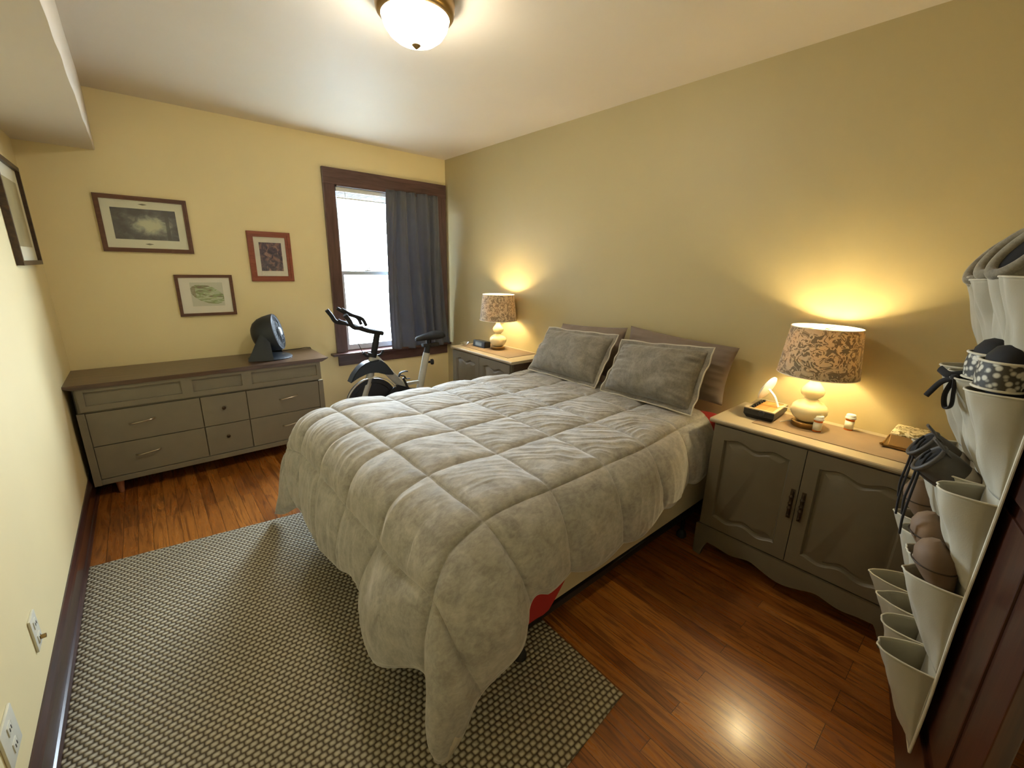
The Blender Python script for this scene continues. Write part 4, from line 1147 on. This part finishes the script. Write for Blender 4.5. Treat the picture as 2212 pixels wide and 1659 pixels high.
# charcoal pair with laces, third row (rim z=.955)
def charcoal(a, label, dz=0, laces=True):
    z0 = .93+dz; ax = Vector((0, .82, .57)).normalized(); perp = Vector((0, -.57, .82))
    cen = Vector((a, .010, z0-.06))
    secs = []
    for t, hw, d in ((-.08, .020, .015), (-.03, .034, .028), (.03, .042, .040), (.07, .045, .046), (.11, .045, .048), (.145, .043, .046), (.158, .040, .042)):
        secs.append((cen+ax*t*.75+Vector((0, 0, .02)), (hw, 0, 0), perp*d))
    cB = secs[-1][0]
    ring = [cB+Vector((math.cos(q_*PI/14)*.041, 0, 0))+perp*.043*math.sin(q_*PI/14) for q_ in range(28)]
    band = [(cen+ax*t+Vector((0, 0, .02)), (hw, 0, 0), perp*d) for t, hw, d in ((.018, .0425, .0405), (.022, .0445, .0435), (.045, .0468, .0468), (.050, .0460, .0460))]
    mar = [(cen+ax*t+Vector((0, 0, .02)), (hw, 0, 0), perp*d) for t, hw, d in ((.006, .040, .038), (.010, .0425, .040), (.017, .0430, .041))]
    tong = [(cB+ax*t+perp*(.034+o_), (w_, 0, 0), perp*.004) for t, w_, o_ in ((-.03, .026, .002), (0, .028, .006), (.02, .024, .010), (.034, .012, .013))]
    parts = [('upper', dl(secs, 26), DKSHOE), ('band', dl(band, 26, False), BAND), ('heel_trim', dl(mar, 26, False), MAROON),
             ('collar', lambda bm: tube(bm, ring, .006, 8, 0, True), DKSHOE), ('opening', dl([(cB+ax*.001, (.036, 0, 0), perp*.038), (cB+ax*.0025, (.034, 0, 0), perp*.036)]), DARKIN), ('tongue', dl(tong, 14), DKSHOE)]
    if laces:
        for s_, ln in ((-1, .20), (1, .16)):
            p0 = cB+Vector((.022*s_, .004, -.03))
            pts = [cB+Vector((.012*s_, .0, .02)), cB+Vector((.02*s_, .012, -.01)), p0+Vector((0, .012, -.05)), p0+Vector((.004*s_, .016, -ln*.7)), p0+Vector((0, .012, -ln))]
            parts.append(('lace', (lambda q_: (lambda bm: tube(bm, q_, .0032, 7, 5)))(pts), LACE))
    return shoe(label, parts, 'shoe', 'charcoal laced shoes in the organizer', (a, .05, z0))
charcoal(.184, 'charcoal lace-up shoe with pale band in the organizer, front one of the pair', .02)
charcoal(.315, 'charcoal lace-up shoe with pale band in the organizer, rear one of the pair', .02)
# black shoes with patterned edge, fourth row (rim z=1.205)
def blackshoe(a, label, bow):
    secs = [((a, n0, z), (hw, 0, 0), (0, d, 0)) for z, hw, d, n0 in ((1.10, .032, .012, .024), (1.16, .038, .020, .032), (1.205, .044, .030, .042), (1.24, .050, .038, .052), (1.285, .048, .036, .050), (1.305, .036, .026, .048), (1.312, .018, .012, .047))]
    strap = [((a, n0, z), (hw, 0, 0), (0, d, 0)) for z, hw, d, n0 in ((1.215, .0505, .0405, .0535), (1.245, .0520, .0420, .0545), (1.272, .0510, .0410, .0535))]
    parts = [('upper', dl(secs, 26), BLKSHOE), ('patterned_strap', dl(strap, 26, False), SNAKE.m)]
    for zz in (1.213, 1.274):
        parts.append(('welt', (lambda zq: (lambda bm: tube(bm, [(a+.0515*math.cos(q_*PI/14), .054+.0415*math.sin(q_*PI/14), zq) for q_ in range(28)], .003, 7, 0, True)))(zz), M['canvas_trim']))
    if bow:
        n0, z0 = .105, 1.205
        def bowfn(bm):
            tube(bm, [(a, n0-.012, z0+.010), (a+.008, n0+.012, z0+.004), (a+.03, n0+.028, z0+.014)], .008, 8, 4, flat=(.5, 1.2))
            tube(bm, [(a, n0, z0), (a+.014, n0+.02, z0-.018), (a+.020, n0+.035, z0-.050), (a+.022, n0+.040, z0-.062)], .007, 8, 5, flat=(.45, 1))
            tube(bm, [(a, n0, z0), (a-.006, n0+.010, z0-.045), (a-.012, n0+.004, z0-.078), (a-.024, n0-.004, z0-.070), (a-.020, n0-.002, z0-.035), (a-.004, n0, z0)], .007, 8, 5, flat=(.45, 1))
            lathe(bm, [(0, -.009), (.008, -.006), (.010, 0), (.008, .006), (0, .009)], (a, n0, z0), 12)
        parts.append(('ribbon_bow', bowfn, LACE))
    return shoe(label, parts, 'shoe', 'black shoes with patterned straps in the organizer', (a, .05, 1.2))
blackshoe(.062, 'black shoe with snake-pattern strap at the right edge of the organizer', False)
blackshoe(.184, 'black shoe with snake-pattern strap and black ribbon bow in the organizer', True)
# grey slippers, fifth row (rim z=1.455)
def slipper(a, label, zt=1.575):
    secs = []
    for dz, n0, hw, d, hh in ((.235, .022, .030, .010, .004), (.185, .030, .038, .018, .008), (.140, .040, .043, .028, .016), (.110, .050, .046, .038, .028), (.085, .056, .046, .043, .042), (.062, .058, .045, .044, .052)):
        secs.append(((a, n0, zt-dz), (hw, 0, hw*.9*max(0, 1-dz/.14)), (0, -d, hh)))
    ring = [(a+.041*math.cos(q_*PI/18), .058-.040*math.sin(q_*PI/18), zt-.058+.050*math.sin(q_*PI/18)+.024*math.cos(q_*PI/18)) for q_ in range(36)]
    inner = [((a, .0585, zt-.0585), (.036, 0, .021), (0, -.035, .043)), ((a, .0595, zt-.0575), (.034, 0, .020), (0, -.033, .041))]
    return shoe(label, [('upper', dl(secs, 24), GREY), ('collar', lambda bm: tube(bm, ring, .013, 12, 0, True), GREY), ('opening', dl(inner), DARKIN)], 'slipper', 'grey slippers in the organizer', (a, .05, zt-.1), 'slipper')
slipper(.430, 'grey fleece slipper in the farthest upper pocket of the organizer', 1.560)
slipper(.305, 'grey fleece slipper in the middle upper pocket of the organizer', 1.575)
slipper(.184, 'grey fleece slipper in the upper organizer pocket at the right edge', 1.575)
